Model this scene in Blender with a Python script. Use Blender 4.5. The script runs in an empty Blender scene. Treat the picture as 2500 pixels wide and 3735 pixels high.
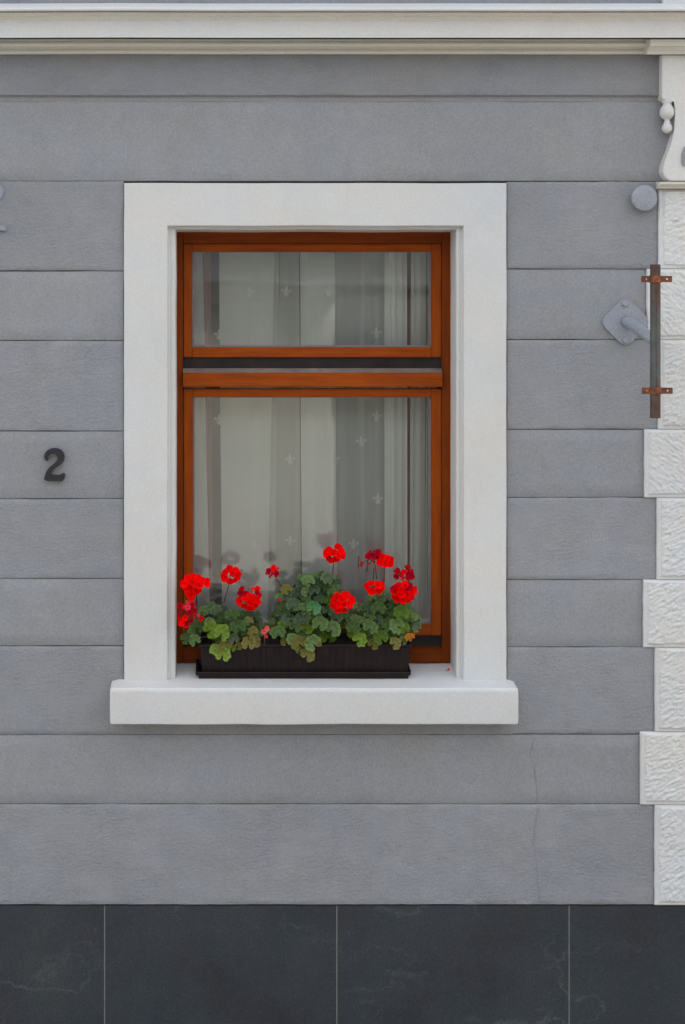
import bpy, bmesh, math, random
from mathutils import Vector, Matrix, noise

random.seed(7)
SC = bpy.context.scene
COL = SC.collection
R = math.radians

# ------------------------------------------------------------------ camera, sky, sun, exposure
S = 900.0            # picture pixels (2500 x 3735 reference) per metre on the wall face (y = 0)
D = 6.0              # camera to wall
VX, VY = 830.0, 1200.0
Z0 = 0.15
CX = (VX - 1250) / S
CZ = (3735 - VY) / S + Z0

cam_d = bpy.data.cameras.new("camera")
cam = bpy.data.objects.new("camera", cam_d)
COL.objects.link(cam)
cam.location = (CX, -D, CZ)
cam.rotation_euler = (R(90), 0, 0)
cam_d.sensor_fit = 'VERTICAL'
cam_d.sensor_height = 36
cam_d.lens = 36 * D / (3735 / S)
cam_d.shift_x = (1250 - VX) / 3735
cam_d.shift_y = -(3735 / 2 - VY) / 3735
cam_d.clip_start = 0.05
cam_d.clip_end = 3000
SC.camera = cam

SUN_EL, SUN_ROT = R(48), R(28)
world = bpy.data.worlds.new("World")
SC.world = world
world.use_nodes = True
wn = world.node_tree
wn.nodes.clear()
sky = wn.nodes.new("ShaderNodeTexSky")
sky.sky_type = 'NISHITA'
sky.sun_disc = False
sky.sun_elevation = SUN_EL
sky.sun_rotation = SUN_ROT
sky.air_density = 0.75
sky.dust_density = 4.0
sky.ozone_density = 0.6
bg = wn.nodes.new("ShaderNodeBackground")
bg.inputs['Strength'].default_value = 0.15
wo = wn.nodes.new("ShaderNodeOutputWorld")
# thin high cloud: the sky's blue is milky and evened out
hsv = wn.nodes.new("ShaderNodeHueSaturation")
hsv.inputs['Saturation'].default_value = 0.6
veil = wn.nodes.new("ShaderNodeMix"); veil.data_type = 'RGBA'
veil.inputs[0].default_value = 0.5
veil.inputs[7].default_value = (5.6, 5.75, 6.0, 1)
wn.links.new(sky.outputs[0], hsv.inputs['Color'])
wn.links.new(hsv.outputs[0], veil.inputs[6])
wn.links.new(veil.outputs[2], bg.inputs[0])
wn.links.new(bg.outputs[0], wo.inputs[0])

sun_d = bpy.data.lights.new("sun", 'SUN')
sun_d.energy = 2.4
sun_d.angle = R(10)
sun_d.color = (1.0, 0.94, 0.84)
sun = bpy.data.objects.new("sun", sun_d)
COL.objects.link(sun)
to_sun = Vector((math.sin(SUN_ROT) * math.cos(SUN_EL), math.cos(SUN_ROT) * math.cos(SUN_EL), math.sin(SUN_EL)))
sun.rotation_euler = to_sun.to_track_quat('Z', 'Y').to_euler()
sun.location = (0, 0, 20)

vs = SC.view_settings
vs.view_transform = 'Standard'
vs.look = 'None'
vs.gamma = 1
vs.use_curve_mapping = False
vs.exposure = 1.66


# ------------------------------------------------------------------ helpers
def P(px, py, y=0.0):
    """point of the place seen at picture position (px, py) on the vertical plane at depth y"""
    k = (D + y) / D / S
    return Vector((CX + (px - VX) * k, y, CZ - (py - VY) * k))


def PX(px, y=0.0): return P(px, 0, y).x
def PZ(py, y=0.0): return P(0, py, y).z


WLOC = {}


def wloc(o):
    return WLOC.get(o.name, Vector((0, 0, 0)))


def attach(o, parent):
    if parent is not None:
        o.parent = parent
        o.matrix_parent_inverse = Matrix.Translation(-wloc(parent))


def tag(o, label=None, cat=None, group=None, kind=None):
    if label: o['label'] = label
    if cat: o['category'] = cat
    if group: o['group'] = group
    if kind: o['kind'] = kind
    return o


def empty(name, loc, label, cat, group=None):
    o = bpy.data.objects.new(name, None)
    COL.objects.link(o)
    o.empty_display_size = 0.1
    o.location = loc
    WLOC[o.name] = Vector(loc)
    return tag(o, label, cat, group)


def link(name, me, mat, parent=None, smooth=False, mw=None):
    if mat is not None and len(me.materials) == 0:
        for m in (mat if isinstance(mat, (list, tuple)) else [mat]):
            me.materials.append(m)
    o = bpy.data.objects.new(name, me)
    COL.objects.link(o)
    if mw is not None: o.matrix_world = mw
    attach(o, parent)
    if smooth:
        for p in me.polygons: p.use_smooth = True
    return o


def mesh(name, verts, faces):
    me = bpy.data.meshes.new(name)
    me.from_pydata([tuple(v) for v in verts], [], faces)
    me.update()
    return me


def from_bm(name, bm, recalc=True):
    if recalc: bmesh.ops.recalc_face_normals(bm, faces=bm.faces)
    me = bpy.data.meshes.new(name)
    bm.to_mesh(me)
    bm.free()
    return me


def bm_box(bm, x0, x1, y0, y1, z0, z1, bevel=0.0, seg=2):
    vs_ = [bm.verts.new(c) for c in ((x0, y0, z0), (x1, y0, z0), (x1, y1, z0), (x0, y1, z0),
                                     (x0, y0, z1), (x1, y0, z1), (x1, y1, z1), (x0, y1, z1))]
    fs = [bm.faces.new([vs_[i] for i in f]) for f in
          ((0, 1, 5, 4), (1, 2, 6, 5), (2, 3, 7, 6), (3, 0, 4, 7), (4, 5, 6, 7), (3, 2, 1, 0))]
    if bevel > 0:
        es = list({e for f in fs for e in f.edges})
        bmesh.ops.bevel(bm, geom=es, offset=bevel, segments=seg, affect='EDGES', clamp_overlap=True)
    return fs


def box(name, x0, x1, y0, y1, z0, z1, mat, parent=None, bevel=0.0, seg=2):
    bm = bmesh.new()
    bm_box(bm, min(x0, x1), max(x0, x1), min(y0, y1), max(y0, y1), min(z0, z1), max(z0, z1), bevel, seg)
    return link(name, from_bm(name, bm), mat, parent)


def bm_prism(bm, outline, y0, y1):
    """outline of (x, z) extruded from y0 (front) to y1"""
    a = [bm.verts.new((x, y0, z)) for x, z in outline]
    b = [bm.verts.new((x, y1, z)) for x, z in outline]
    n = len(a)
    f = bm.faces.new(a)
    bm.faces.new(list(reversed(b)))
    for i in range(n):
        j = (i + 1) % n
        bm.faces.new((a[j], a[i], b[i], b[j]))
    return a, b, f


def bm_tube(bm, pts, rads, n=10, cap=True):
    rings = []
    up = Vector((0, 0, 1))
    m = len(pts)
    for i, p in enumerate(pts):
        p = Vector(p)
        t = (Vector(pts[min(i + 1, m - 1)]) - Vector(pts[max(i - 1, 0)])).normalized()
        a = t.cross(up)
        if a.length < 1e-3: a = t.cross(Vector((0, 1, 0)))
        a.normalize()
        b = t.cross(a)
        r = rads[i] if isinstance(rads, (list, tuple)) else rads
        rings.append([bm.verts.new(p + a * math.cos(k * 2 * math.pi / n) * r + b * math.sin(k * 2 * math.pi / n) * r)
                      for k in range(n)])
    for i in range(m - 1):
        for k in range(n):
            l = (k + 1) % n
            bm.faces.new((rings[i][k], rings[i][l], rings[i + 1][l], rings[i + 1][k]))
    if cap:
        bm.faces.new(rings[0]); bm.faces.new(list(reversed(rings[-1])))
    return rings


def smooth_loop(pts, n=3):
    out = []
    m = len(pts)
    for i in range(m):
        p0, p1, p2, p3 = (Vector(pts[(i + k - 1) % m]) for k in range(4))
        for s in range(n):
            t = s / n
            out.append(0.5 * ((2 * p1) + (-p0 + p2) * t + (2 * p0 - 5 * p1 + 4 * p2 - p3) * t * t + (-p0 + 3 * p1 - 3 * p2 + p3) * t ** 3))
    return out


# ------------------------------------------------------------------ materials
class NT:
    def __init__(self, name):
        self.m = bpy.data.materials.new(name)
        self.m.use_nodes = True
        self.t = self.m.node_tree
        self.t.nodes.clear()
        self.out = self.n("ShaderNodeOutputMaterial")

    def n(self, kind, **kw):
        nd = self.t.nodes.new(kind)
        for k, v in kw.items(): setattr(nd, k, v)
        return nd

    def l(self, a, b): self.t.links.new(a, b)

    def coord(self, scale=(1, 1, 1), rot=(0, 0, 0), kind='Object'):
        tc = self.n("ShaderNodeTexCoord")
        mp = self.n("ShaderNodeMapping")
        mp.inputs['Scale'].default_value = scale
        mp.inputs['Rotation'].default_value = rot
        self.l(tc.outputs[kind], mp.inputs[0])
        return mp.outputs[0]

    def noise(self, vec, scale, detail=4, rough=0.55):
        nd = self.n("ShaderNodeTexNoise")
        nd.inputs['Scale'].default_value = scale
        nd.inputs['Detail'].default_value = detail
        nd.inputs['Roughness'].default_value = rough
        self.l(vec, nd.inputs['Vector'])
        return nd.outputs['Fac']

    def ramp(self, fac, stops):
        nd = self.n("ShaderNodeValToRGB")
        cr = nd.color_ramp
        while len(cr.elements) < len(stops): cr.elements.new(0.5)
        for e, (p, c) in zip(cr.elements, stops):
            e.position = p
            e.color = (c[0], c[1], c[2], 1) if isinstance(c, (tuple, list)) else (c, c, c, 1)
        self.l(fac, nd.inputs[0])
        return nd.outputs['Color']

    def mix(self, fac, a, b, mode='MIX'):
        nd = self.n("ShaderNodeMix", data_type='RGBA', blend_type=mode)
        for s, v in ((0, fac), (6, a), (7, b)):
            if hasattr(v, 'links') or hasattr(v, 'is_linked'): self.l(v, nd.inputs[s])
            elif s == 0: nd.inputs[s].default_value = v
            else: nd.inputs[s].default_value = (v[0], v[1], v[2], 1)
        return nd.outputs[2]

    def math(self, op, a, b=0.0):
        nd = self.n("ShaderNodeMath", operation=op)
        for i, v in enumerate((a, b)):
            if hasattr(v, 'is_linked'): self.l(v, nd.inputs[i])
            else: nd.inputs[i].default_value = v
        return nd.outputs[0]

    def bump(self, h, dist, strength=1.0, prev=None):
        nd = self.n("ShaderNodeBump")
        nd.inputs['Distance'].default_value = dist
        nd.inputs['Strength'].default_value = strength
        self.l(h, nd.inputs['Height'])
        if prev is not None: self.l(prev, nd.inputs['Normal'])
        return nd.outputs[0]

    def bsdf(self, color, rough=0.6, normal=None, **kw):
        b = self.n("ShaderNodeBsdfPrincipled")
        if hasattr(color, 'is_linked'): self.l(color, b.inputs['Base Color'])
        else: b.inputs['Base Color'].default_value = (*color, 1)
        if hasattr(rough, 'is_linked'): self.l(rough, b.inputs['Roughness'])
        else: b.inputs['Roughness'].default_value = rough
        if normal is not None: self.l(normal, b.inputs['Normal'])
        for k, v in kw.items(): b.inputs[k.replace('_', ' ')].default_value = v
        self.l(b.outputs[0], self.out.inputs[0])
        return b


def sc(c, k): return tuple(max(0, x * k) for x in c)


def paint_mat(name, col, rough=0.75, tool=0.0, grain=0.0008, dirt=0.10, dirtcol=None, tint=None):
    """painted render or stone: blotchy colour, fine grain, tooling marks of given depth"""
    a = NT(name)
    v = a.coord()
    big = a.noise(v, 1.3, 5, 0.6)
    c = a.ramp(big, [(0.30, sc(col, 1 - dirt)), (0.55, col), (0.75, sc(tint or col, 1 + dirt * 0.5))])
    wc = a.ramp(a.noise(a.coord(scale=(1, 1, 1.4)), 2.6, 6, 0.62), [(0.32, 0.0), (0.68, 1.0)])
    c = a.mix(wc, a.mix(1.0, c, (1.025, 1.0, 0.965), 'MULTIPLY'), a.mix(1.0, c, (0.965, 0.995, 1.035), 'MULTIPLY'))
    pale = col[0] > 0.4
    mott = a.ramp(a.noise(v, 11, 6, 0.7), [(0.3, 0.975 if pale else 0.945), (0.7, 1.015 if pale else 1.045)])
    c = a.mix(1.0, c, a.ramp(a.noise(v, 170, 3, 0.8), [(0.32, 0.90 if pale else 0.80), (0.68, 1.06 if pale else 1.18)]), 'MULTIPLY')
    c = a.mix(1.0, c, mott, 'MULTIPLY')
    vs2 = a.coord(scale=(6, 6, 0.8))
    run = a.ramp(a.noise(vs2, 3.0, 6, 0.65), [(0.55, 0.0), (0.85, 1.0)])
    dc = dirtcol or sc(col, 0.72)
    c = a.mix(a.math('MULTIPLY', run, 0.35), c, dc)
    sp = a.ramp(a.noise(v, 55, 3, 0.6), [(0.68, 0.0), (0.78, 1.0)])
    c = a.mix(a.math('MULTIPLY', sp, 0.16), c, sc(col, 0.45))
    oi = a.n("ShaderNodeObjectInfo")
    shade = a.math('ADD', a.math('MULTIPLY', oi.outputs['Random'], 0.07), 0.965)
    cs = a.n("ShaderNodeHueSaturation")
    a.l(c, cs.inputs['Color']); a.l(shade, cs.inputs['Value'])
    nrm = a.bump(a.noise(v, 260, 3, 0.6), grain)
    nrm = a.bump(a.noise(v, 16, 4, 0.5), 0.004, 0.5, nrm)
    if tool > 0:
        t1 = a.noise(a.coord(scale=(1, 1, 1.9), rot=(0, R(18), 0)), 42, 6, 0.68)
        h = a.math('MULTIPLY', a.ramp(t1, [(0.36, 0.0), (0.52, 0.75), (0.66, 1.0)]), a.ramp(a.noise(v, 4.5, 4, 0.6), [(0.35, 0.25), (0.62, 1.0)]))
        nrm = a.bump(h, tool, 1.0, nrm)
    a.bsdf(cs.outputs[0], rough, nrm)
    return a.m


GREY = (0.240, 0.246, 0.260)
WHITE = (0.585, 0.582, 0.568)
M_smooth = paint_mat("grey_paint_smooth", GREY, 0.7, 0.0, dirtcol=(0.19, 0.18, 0.17))
M_rough = paint_mat("grey_paint_tooled", (0.240, 0.247, 0.264), 0.72, 0.0021, dirtcol=(0.19, 0.18, 0.17))
M_white = paint_mat("white_paint", WHITE, 0.65, 0.0, dirt=0.05, dirtcol=(0.50, 0.49, 0.46))
M_quoin = paint_mat('white_quoin_paint', (0.585, 0.59, 0.585), 0.65, 0.0, grain=0.0018, dirt=0.05, dirtcol=(0.50, 0.49, 0.46))
M_warm_bounce = paint_mat("white_paint_warm_bounce", (0.62, 0.605, 0.56), 0.65, 0.0, dirt=0.06, dirtcol=(0.46, 0.44, 0.40))  # white mouldings with the street's warm bounce light put into their colour
M_greymetal = paint_mat("grey_painted_metal", (0.265, 0.285, 0.325), 0.45, 0.0, grain=0.0003)
M_core = paint_mat("joint_mortar", (0.25, 0.25, 0.26), 0.9)


def slate_mat():
    a = NT("slate_plinth")
    v = a.coord()
    c = a.ramp(a.noise(v, 2.2, 8, 0.65), [(0.3, (0.013, 0.014, 0.019)), (0.50, (0.020, 0.026, 0.033)), (0.72, (0.029, 0.036, 0.040))])
    sp = a.ramp(a.noise(v, 90, 2, 0.7), [(0.62, 0.0), (0.8, 1.0)])
    c = a.mix(a.math('MULTIPLY', sp, 0.55), c, (0.07, 0.075, 0.08))
    # pale veins: thin iso-lines of warped noise, present only in patches
    vein = a.noise(a.coord(scale=(1.0, 1, 1.6), rot=(0, R(-32), 0)), 1.6, 6, 0.52)
    d = a.math('ABSOLUTE', a.math('SUBTRACT', vein, 0.5))
    line = a.ramp(d, [(0.0, 1.0), (0.005, 0.5), (0.014, 0.0)])
    patch = a.ramp(a.noise(v, 1.9, 2, 0.5), [(0.46, 0.0), (0.62, 1.0)])
    fleck = a.ramp(a.noise(v, 30, 6, 0.8), [(0.38, 0.1), (0.62, 1.0)])
    k = a.math('MULTIPLY', a.math('MULTIPLY', a.math('MULTIPLY', line, patch), fleck), 0.36)
    c = a.mix(k, c, (0.15, 0.16, 0.155))
    c = a.mix(1.0, c, a.ramp(a.noise(v, 160, 3, 0.8), [(0.32, 0.55), (0.68, 1.55)]), 'MULTIPLY')
    tn = a.ramp(a.noise(v, 3.5, 6, 0.7), [(0.35, (1.08, 0.97, 1.02)), (0.5, (1.0, 1.0, 1.0)), (0.65, (0.86, 1.05, 1.06))])
    c = a.mix(1.0, c, tn, 'MULTIPLY')
    nrm = a.bump(a.noise(v, 120, 4, 0.6), 0.0009)
    a.bsdf(c, a.ramp(a.noise(v, 5, 4), [(0.3, 0.34), (0.7, 0.5)]), nrm)
    return a.m


M_slate = slate_mat()


def wood_mat(name, vertical, dark=1.0):
    a = NT(name)
    v = a.coord(scale=(9, 9, 0.7) if vertical else (0.7, 9, 9))
    g = a.noise(v, 7, 6, 0.6)
    c = a.ramp(g, [(0.28, sc((0.19, 0.033, 0.003), dark)), (0.5, sc((0.265, 0.048, 0.002), dark)), (0.74, sc((0.33, 0.068, 0.003), dark))])
    f = a.noise(a.coord(scale=(60, 60, 1.5) if vertical else (1.5, 60, 60)), 9, 3, 0.6)
    c = a.mix(a.math('MULTIPLY', a.ramp(f, [(0.5, 0.0), (0.75, 1.0)]), 0.30), c, sc((0.10, 0.022, 0.006), dark))
    w = a.ramp(a.noise(a.coord(), 2.0, 4, 0.6), [(0.4, 0.0), (0.72, 1.0)])
    c = a.mix(a.math('MULTIPLY', w, 0.35), c, sc((0.19, 0.034, 0.008), dark))
    nrm = a.bump(f, 0.0005)
    a.bsdf(c, 0.5, nrm, Specular_IOR_Level=0.10)
    return a.m


M_woodV = wood_mat("varnished_wood_upright", True)
M_woodH = wood_mat("varnished_wood_rail", False)
M_woodDV = wood_mat("dark_varnished_wood_upright", True, 0.62)
M_woodDH = wood_mat("dark_varnished_wood_rail", False, 0.62)


def simple(name, col, rough=0.5, n_scale=30, var=0.15, bump=0.0004, **kw):
    a = NT(name)
    v = a.coord()
    c = a.ramp(a.noise(v, n_scale, 5, 0.6), [(0.3, sc(col, 1 - var)), (0.7, sc(col, 1 + var))])
    nrm = a.bump(a.noise(v, n_scale * 6, 3), bump)
    a.bsdf(c, rough, nrm, **kw)
    return a.m


M_dark = simple("dark_weather_strip", (0.022, 0.016, 0.017), 0.5, 12, 0.35, Specular_IOR_Level=0.15)
M_gasket = simple("grey_gasket", (0.17, 0.17, 0.18), 0.5)
M_ledge_sheen = simple("drip_ledge_sky_sheen", (0.15, 0.12, 0.105), 0.6, 14, 0.3)  # sky reflected on the wet ledge, put into its colour
M_number = simple("dark_number_metal", (0.022, 0.022, 0.026), 0.5, 60, 0.3, Specular_IOR_Level=0.25)
M_plastic = simple("brown_plastic", (0.013, 0.0075, 0.0075), 0.5, 20, 0.3, 0.0006, Specular_IOR_Level=0.22)
M_soil = simple("potting_soil", (0.018, 0.012, 0.008), 0.95, 60, 0.5, 0.004)
M_grout = simple("pale_grout", (0.17, 0.17, 0.165), 0.8)
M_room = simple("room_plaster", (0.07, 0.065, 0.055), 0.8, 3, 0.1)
M_drape = simple("dusky_pink_drape", (0.26, 0.125, 0.115), 0.85, 8, 0.12)


def cloth_mat(name, col, transp, transl=0.35):
    a = NT(name)
    v = a.coord()
    weave = a.noise(a.coord(scale=(1, 1, 1)), 700, 2, 0.5)
    c = a.ramp(a.noise(v, 3, 4), [(0.3, sc(col, 0.93)), (0.7, col)])
    d = a.n("ShaderNodeBsdfDiffuse"); a.l(c, d.inputs[0]); a.l(a.bump(weave, 0.0004), d.inputs['Normal'])
    t = a.n("ShaderNodeBsdfTranslucent"); a.l(c, t.inputs[0])
    m1 = a.n("ShaderNodeMixShader"); m1.inputs[0].default_value = transl
    a.l(d.outputs[0], m1.inputs[1]); a.l(t.outputs[0], m1.inputs[2])
    tr = a.n("ShaderNodeBsdfTransparent")
    m2 = a.n("ShaderNodeMixShader"); m2.inputs[0].default_value = transp
    a.l(m1.outputs[0], m2.inputs[1]); a.l(tr.outputs[0], m2.inputs[2])
    a.l(m2.outputs[0], a.out.inputs[0])
    return a.m


M_sheer = cloth_mat("sheer_voile", (0.84, 0.87, 0.83), 0.76)
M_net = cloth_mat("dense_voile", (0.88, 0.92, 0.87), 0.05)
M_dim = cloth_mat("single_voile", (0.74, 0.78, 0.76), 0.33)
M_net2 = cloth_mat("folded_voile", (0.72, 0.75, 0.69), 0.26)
M_motif = cloth_mat("woven_motif", (0.97, 0.98, 0.94), 0.42, 0.5)


def glass_mat():
    a = NT("window_glass")
    tr = a.n("ShaderNodeBsdfTransparent"); tr.inputs[0].default_value = (0.97, 0.985, 0.98, 1)
    gl = a.n("ShaderNodeBsdfGlossy"); gl.inputs['Roughness'].default_value = 0.004
    gl.inputs['Color'].default_value = (1, 1, 1, 1)
    v = a.coord()
    a.l(a.bump(a.noise(v, 3.0, 1, 0.4), 0.0012, 1.0), gl.inputs['Normal'])
    lw = a.n("ShaderNodeFresnel"); lw.inputs['IOR'].default_value = 1.5
    f = a.math('MINIMUM', a.math('ADD', a.math('MULTIPLY', lw.outputs[0], 0.9), 0.03), 1.0)
    m = a.n("ShaderNodeMixShader")
    a.l(f, m.inputs[0]); a.l(tr.outputs[0], m.inputs[1]); a.l(gl.outputs[0], m.inputs[2])
    a.l(m.outputs[0], a.out.inputs[0])
    return a.m


M_glass = glass_mat()


def rust_mat(name, seam=False):
    a = NT(name)
    v = a.coord()
    n1 = a.noise(v, 38, 6, 0.7)
    c = a.ramp(n1, [(0.3, (0.045, 0.020, 0.014)), (0.5, (0.13, 0.040, 0.018)), (0.68, (0.30, 0.085, 0.020)), (0.8, (0.33, 0.20, 0.12))])
    if seam:
        base = a.ramp(a.noise(v, 20, 5, 0.6), [(0.3, (0.055, 0.060, 0.058)), (0.7, (0.095, 0.105, 0.100))])
        z = a.n("ShaderNodeSeparateXYZ"); a.l(a.coord(), z.inputs[0])
        # rust at both cut ends of the pipe and in patches
        mid = PZ(1262, -0.30)
        dz = a.math('ABSOLUTE', a.math('SUBTRACT', z.outputs[2], mid))
        k = a.math('ADD', a.math('MULTIPLY', dz, 2.4), a.math('MULTIPLY', a.noise(v, 14, 5, 0.6), 0.9))
        kk = a.ramp(k, [(0.70, 0.0), (1.0, 0.9)])
        c = a.mix(kk, base, a.ramp(n1, [(0.3, (0.040, 0.022, 0.018)), (0.6, (0.085, 0.036, 0.022)), (0.8, (0.14, 0.06, 0.03))]))
    a.bsdf(c, 0.6, a.bump(n1, 0.0012), Metallic=0.15)
    return a.m


M_rust = rust_mat("rusty_iron")
M_pipe = rust_mat("galvanised_pipe_with_rust", True)
M_seam = simple("rusty_seam", (0.065, 0.018, 0.014), 0.8, 80, 0.3)


def leaf_mat(name, c_in, c_zone, c_edge, rough=0.5):
    a = NT(name)
    tc = a.n("ShaderNodeTexCoord")
    sep = a.n("ShaderNodeSeparateXYZ"); a.l(tc.outputs['UV'], sep.inputs[0])
    rad = sep.outputs[0]
    jig = a.math('ADD', rad, a.math('MULTIPLY', a.math('SUBTRACT', a.noise(a.coord(), 60, 4, 0.6), 0.5), 0.5))
    c = a.ramp(jig, [(0.25, c_in), (0.55, c_zone), (0.72, c_in), (1.0, c_edge)])
    vein = a.math('ABSOLUTE', a.math('SINE', a.math('MULTIPLY', sep.outputs[1], 7 * math.pi)))
    c = a.mix(a.math('MULTIPLY', a.ramp(vein, [(0.0, 1.0), (0.16, 0.0)]), 0.35), c, sc(c_in, 2.0))
    oi = a.n("ShaderNodeObjectInfo")
    hs = a.n("ShaderNodeHueSaturation")
    a.l(c, hs.inputs['Color'])
    a.l(a.math('ADD', a.math('MULTIPLY', oi.outputs['Random'], 1.15), 0.72), hs.inputs['Value'])
    a.l(a.math('ADD', a.math('MULTIPLY', oi.outputs['Random'], -0.03), 0.492), hs.inputs['Hue'])
    a.l(a.math('ADD', a.math('MULTIPLY', oi.outputs['Random'], -0.25), 1.25), hs.inputs['Saturation'])
    nrm = a.bump(vein, 0.0012, 0.7)
    nrm = a.bump(a.noise(a.coord(), 160, 3, 0.6), 0.0015, 0.8, nrm)
    d = a.n("ShaderNodeBsdfPrincipled")
    a.l(hs.outputs[0], d.inputs['Base Color']); d.inputs['Roughness'].default_value = rough
    d.inputs['Specular IOR Level'].default_value = 0.35
    a.l(nrm, d.inputs['Normal'])
    t = a.n("ShaderNodeBsdfTranslucent"); a.l(hs.outputs[0], t.inputs[0])
    m = a.n("ShaderNodeMixShader"); m.inputs[0].default_value = 0.2
    a.l(d.outputs[0], m.inputs[1]); a.l(t.outputs[0], m.inputs[2])
    a.l(m.outputs[0], a.out.inputs[0])
    return a.m


L_green = leaf_mat("leaf_green", (0.062, 0.122, 0.038), (0.040, 0.080, 0.028), (0.075, 0.140, 0.044))
L_bright = leaf_mat("leaf_fresh_green", (0.075, 0.155, 0.020), (0.055, 0.110, 0.018), (0.095, 0.175, 0.026))
L_dark = leaf_mat("leaf_deep_green", (0.048, 0.085, 0.042), (0.030, 0.052, 0.026), (0.060, 0.100, 0.050))
L_teal = leaf_mat("leaf_blue_green", (0.040, 0.120, 0.058), (0.034, 0.095, 0.048), (0.046, 0.13, 0.062))
L_yellow = leaf_mat("leaf_yellowing", (0.115, 0.125, 0.030), (0.090, 0.092, 0.025), (0.170, 0.145, 0.040))
L_orange = leaf_mat("leaf_withered", (0.30, 0.17, 0.006), (0.24, 0.13, 0.006), (0.45, 0.15, 0.006))
LEAFM = {'g': L_green, 'b': L_bright, 'd': L_dark, 't': L_teal, 'y': L_yellow, 'o': L_orange}


def petal_mat(name, col, col2, sheen=0.35):
    a = NT(name)
    tc = a.n("ShaderNodeTexCoord")
    sep = a.n("ShaderNodeSeparateXYZ"); a.l(tc.outputs['UV'], sep.inputs[0])
    c = a.ramp(sep.outputs[0], [(0.0, col2), (0.35, col), (1.0, col)])
    oi = a.n("ShaderNodeObjectInfo")
    hs = a.n("ShaderNodeHueSaturation"); a.l(c, hs.inputs['Color'])
    a.l(a.math('ADD', a.math('MULTIPLY', oi.outputs['Random'], 0.25), 0.82), hs.inputs['Value'])
    p = a.n("ShaderNodeBsdfPrincipled"); a.l(hs.outputs[0], p.inputs['Base Color'])
    p.inputs['Roughness'].default_value = 0.7
    p.inputs['Specular IOR Level'].default_value = 0.04
    t = a.n("ShaderNodeBsdfTranslucent"); a.l(hs.outputs[0], t.inputs[0])
    m = a.n("ShaderNodeMixShader"); m.inputs[0].default_value = 0.42
    a.l(p.outputs[0], m.inputs[1]); a.l(t.outputs[0], m.inputs[2])
    a.l(m.outputs[0], a.out.inputs[0])
    return a.m


F_red = petal_mat("petal_scarlet", (0.98, 0.002, 0.002), (0.72, 0.0, 0.002))
F_dark = petal_mat("petal_crimson", (0.50, 0.003, 0.018), (0.24, 0.0, 0.012))
F_pink = petal_mat("petal_faded_pink", (0.80, 0.045, 0.090), (0.45, 0.01, 0.03))
F_rose = petal_mat("petal_salmon", (0.85, 0.16, 0.15), (0.6, 0.02, 0.08))
FM = {'r': F_red, 'd': F_dark, 'p': F_pink, 's': F_rose}
M_stem = simple("green_stem", (0.085, 0.075, 0.045), 0.6)
M_stemred = simple("reddish_flower_stem", (0.085, 0.035, 0.032), 0.6)
M_stempale = simple("pale_green_stalk", (0.10, 0.14, 0.05), 0.6)

# ------------------------------------------------------------------ ground
M_pave = simple("pavement_slabs", (0.33, 0.30, 0.26), 0.85, 8, 0.12, 0.002)
M_darkpave = simple("far_pavement_asphalt", (0.10, 0.095, 0.085), 0.9, 8, 0.12, 0.002)
M_road = simple("road_setts", (0.30, 0.27, 0.225), 0.85, 6, 0.15, 0.003)
M_kerb = simple("kerb_granite", (0.34, 0.33, 0.31), 0.8, 40, 0.15)
M_ground = simple("ground_earth", (0.16, 0.15, 0.11), 0.95, 1, 0.2, 0.01)

tag(link("ground", mesh("ground", [(-400, -400, -0.16), (400, -400, -0.16), (400, 400, -0.16), (-400, 400, -0.16)], [(0, 1, 2, 3)]), M_ground), kind='structure')
tag(box("road", -60, 60, -8.6, -1.88, -0.155, -0.12, M_road), kind='structure')
tag(box("pavement", -60, 60, -1.75, 0.25, -0.155, 0.0, M_pave), kind='structure')
tag(box("far_pavement", -60, 60, -10.5, -8.73, -0.155, 0.0, M_darkpave), kind='structure')
for yk, nm in ((-1.75, "kerb"), (-8.6, "kerb")):
    tag(box(nm, -60, 60, yk - 0.126, yk - 0.004, -0.155, 0.004, M_kerb, None, 0.01), kind='structure')

# ------------------------------------------------------------------ the house
house = empty("house", (0.3, 0.0, 0.0), "grey painted house front with white stone window surround, rough white quoins and black slate plinth", "house")

XL, XR = -4.0, 6.0
ZT = 8.0
OPL, OPR = PX(641, 0.012), PX(1664, 0.012)     # window opening
OPT, OPB = PZ(838, 0.012), PZ(2440, 0.10)
# backing walls, butted round the opening
for x0, x1, z0, z1 in ((XL, OPL - 0.05, 0, ZT), (OPR + 0.05, XR, 0, ZT), (OPL - 0.05, OPR + 0.05, 0, OPB - 0.10), (OPL - 0.05, OPR + 0.05, OPT + 0.05, ZT)):
    box("backing_wall", x0, x1, 0.045, 0.42, z0, z1, M_core, house)
box("side_wall", XL, XL + 0.3, 0.42, 8, 0, ZT, M_smooth, house)
box("side_wall", XR - 0.3, XR, 0.42, 8, 0, ZT, M_smooth, house)
box("rear_wall", XL + 0.3, XR - 0.3, 7.7, 8, 0, ZT, M_smooth, house)
M_tile = simple("roof_slate", (0.06, 0.06, 0.065), 0.6, 10, 0.3)
bm = bmesh.new()
ro = [(-0.35, ZT), (-0.35, ZT + 0.12), (4.0, ZT + 3.0), (8.3, ZT + 0.12), (8.3, ZT)]
a_ = [bm.verts.new((XL - 0.2, y, z)) for y, z in ro]
b_ = [bm.verts.new((XR + 0.2, y, z)) for y, z in ro]
bm.faces.new(a_); bm.faces.new(list(reversed(b_)))
for i in range(5):
    j = (i + 1) % 5
    bm.faces.new((a_[i], b_[i], b_[j], a_[j]))
link("roof", from_bm("roof", bm), M_tile, house)


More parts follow.
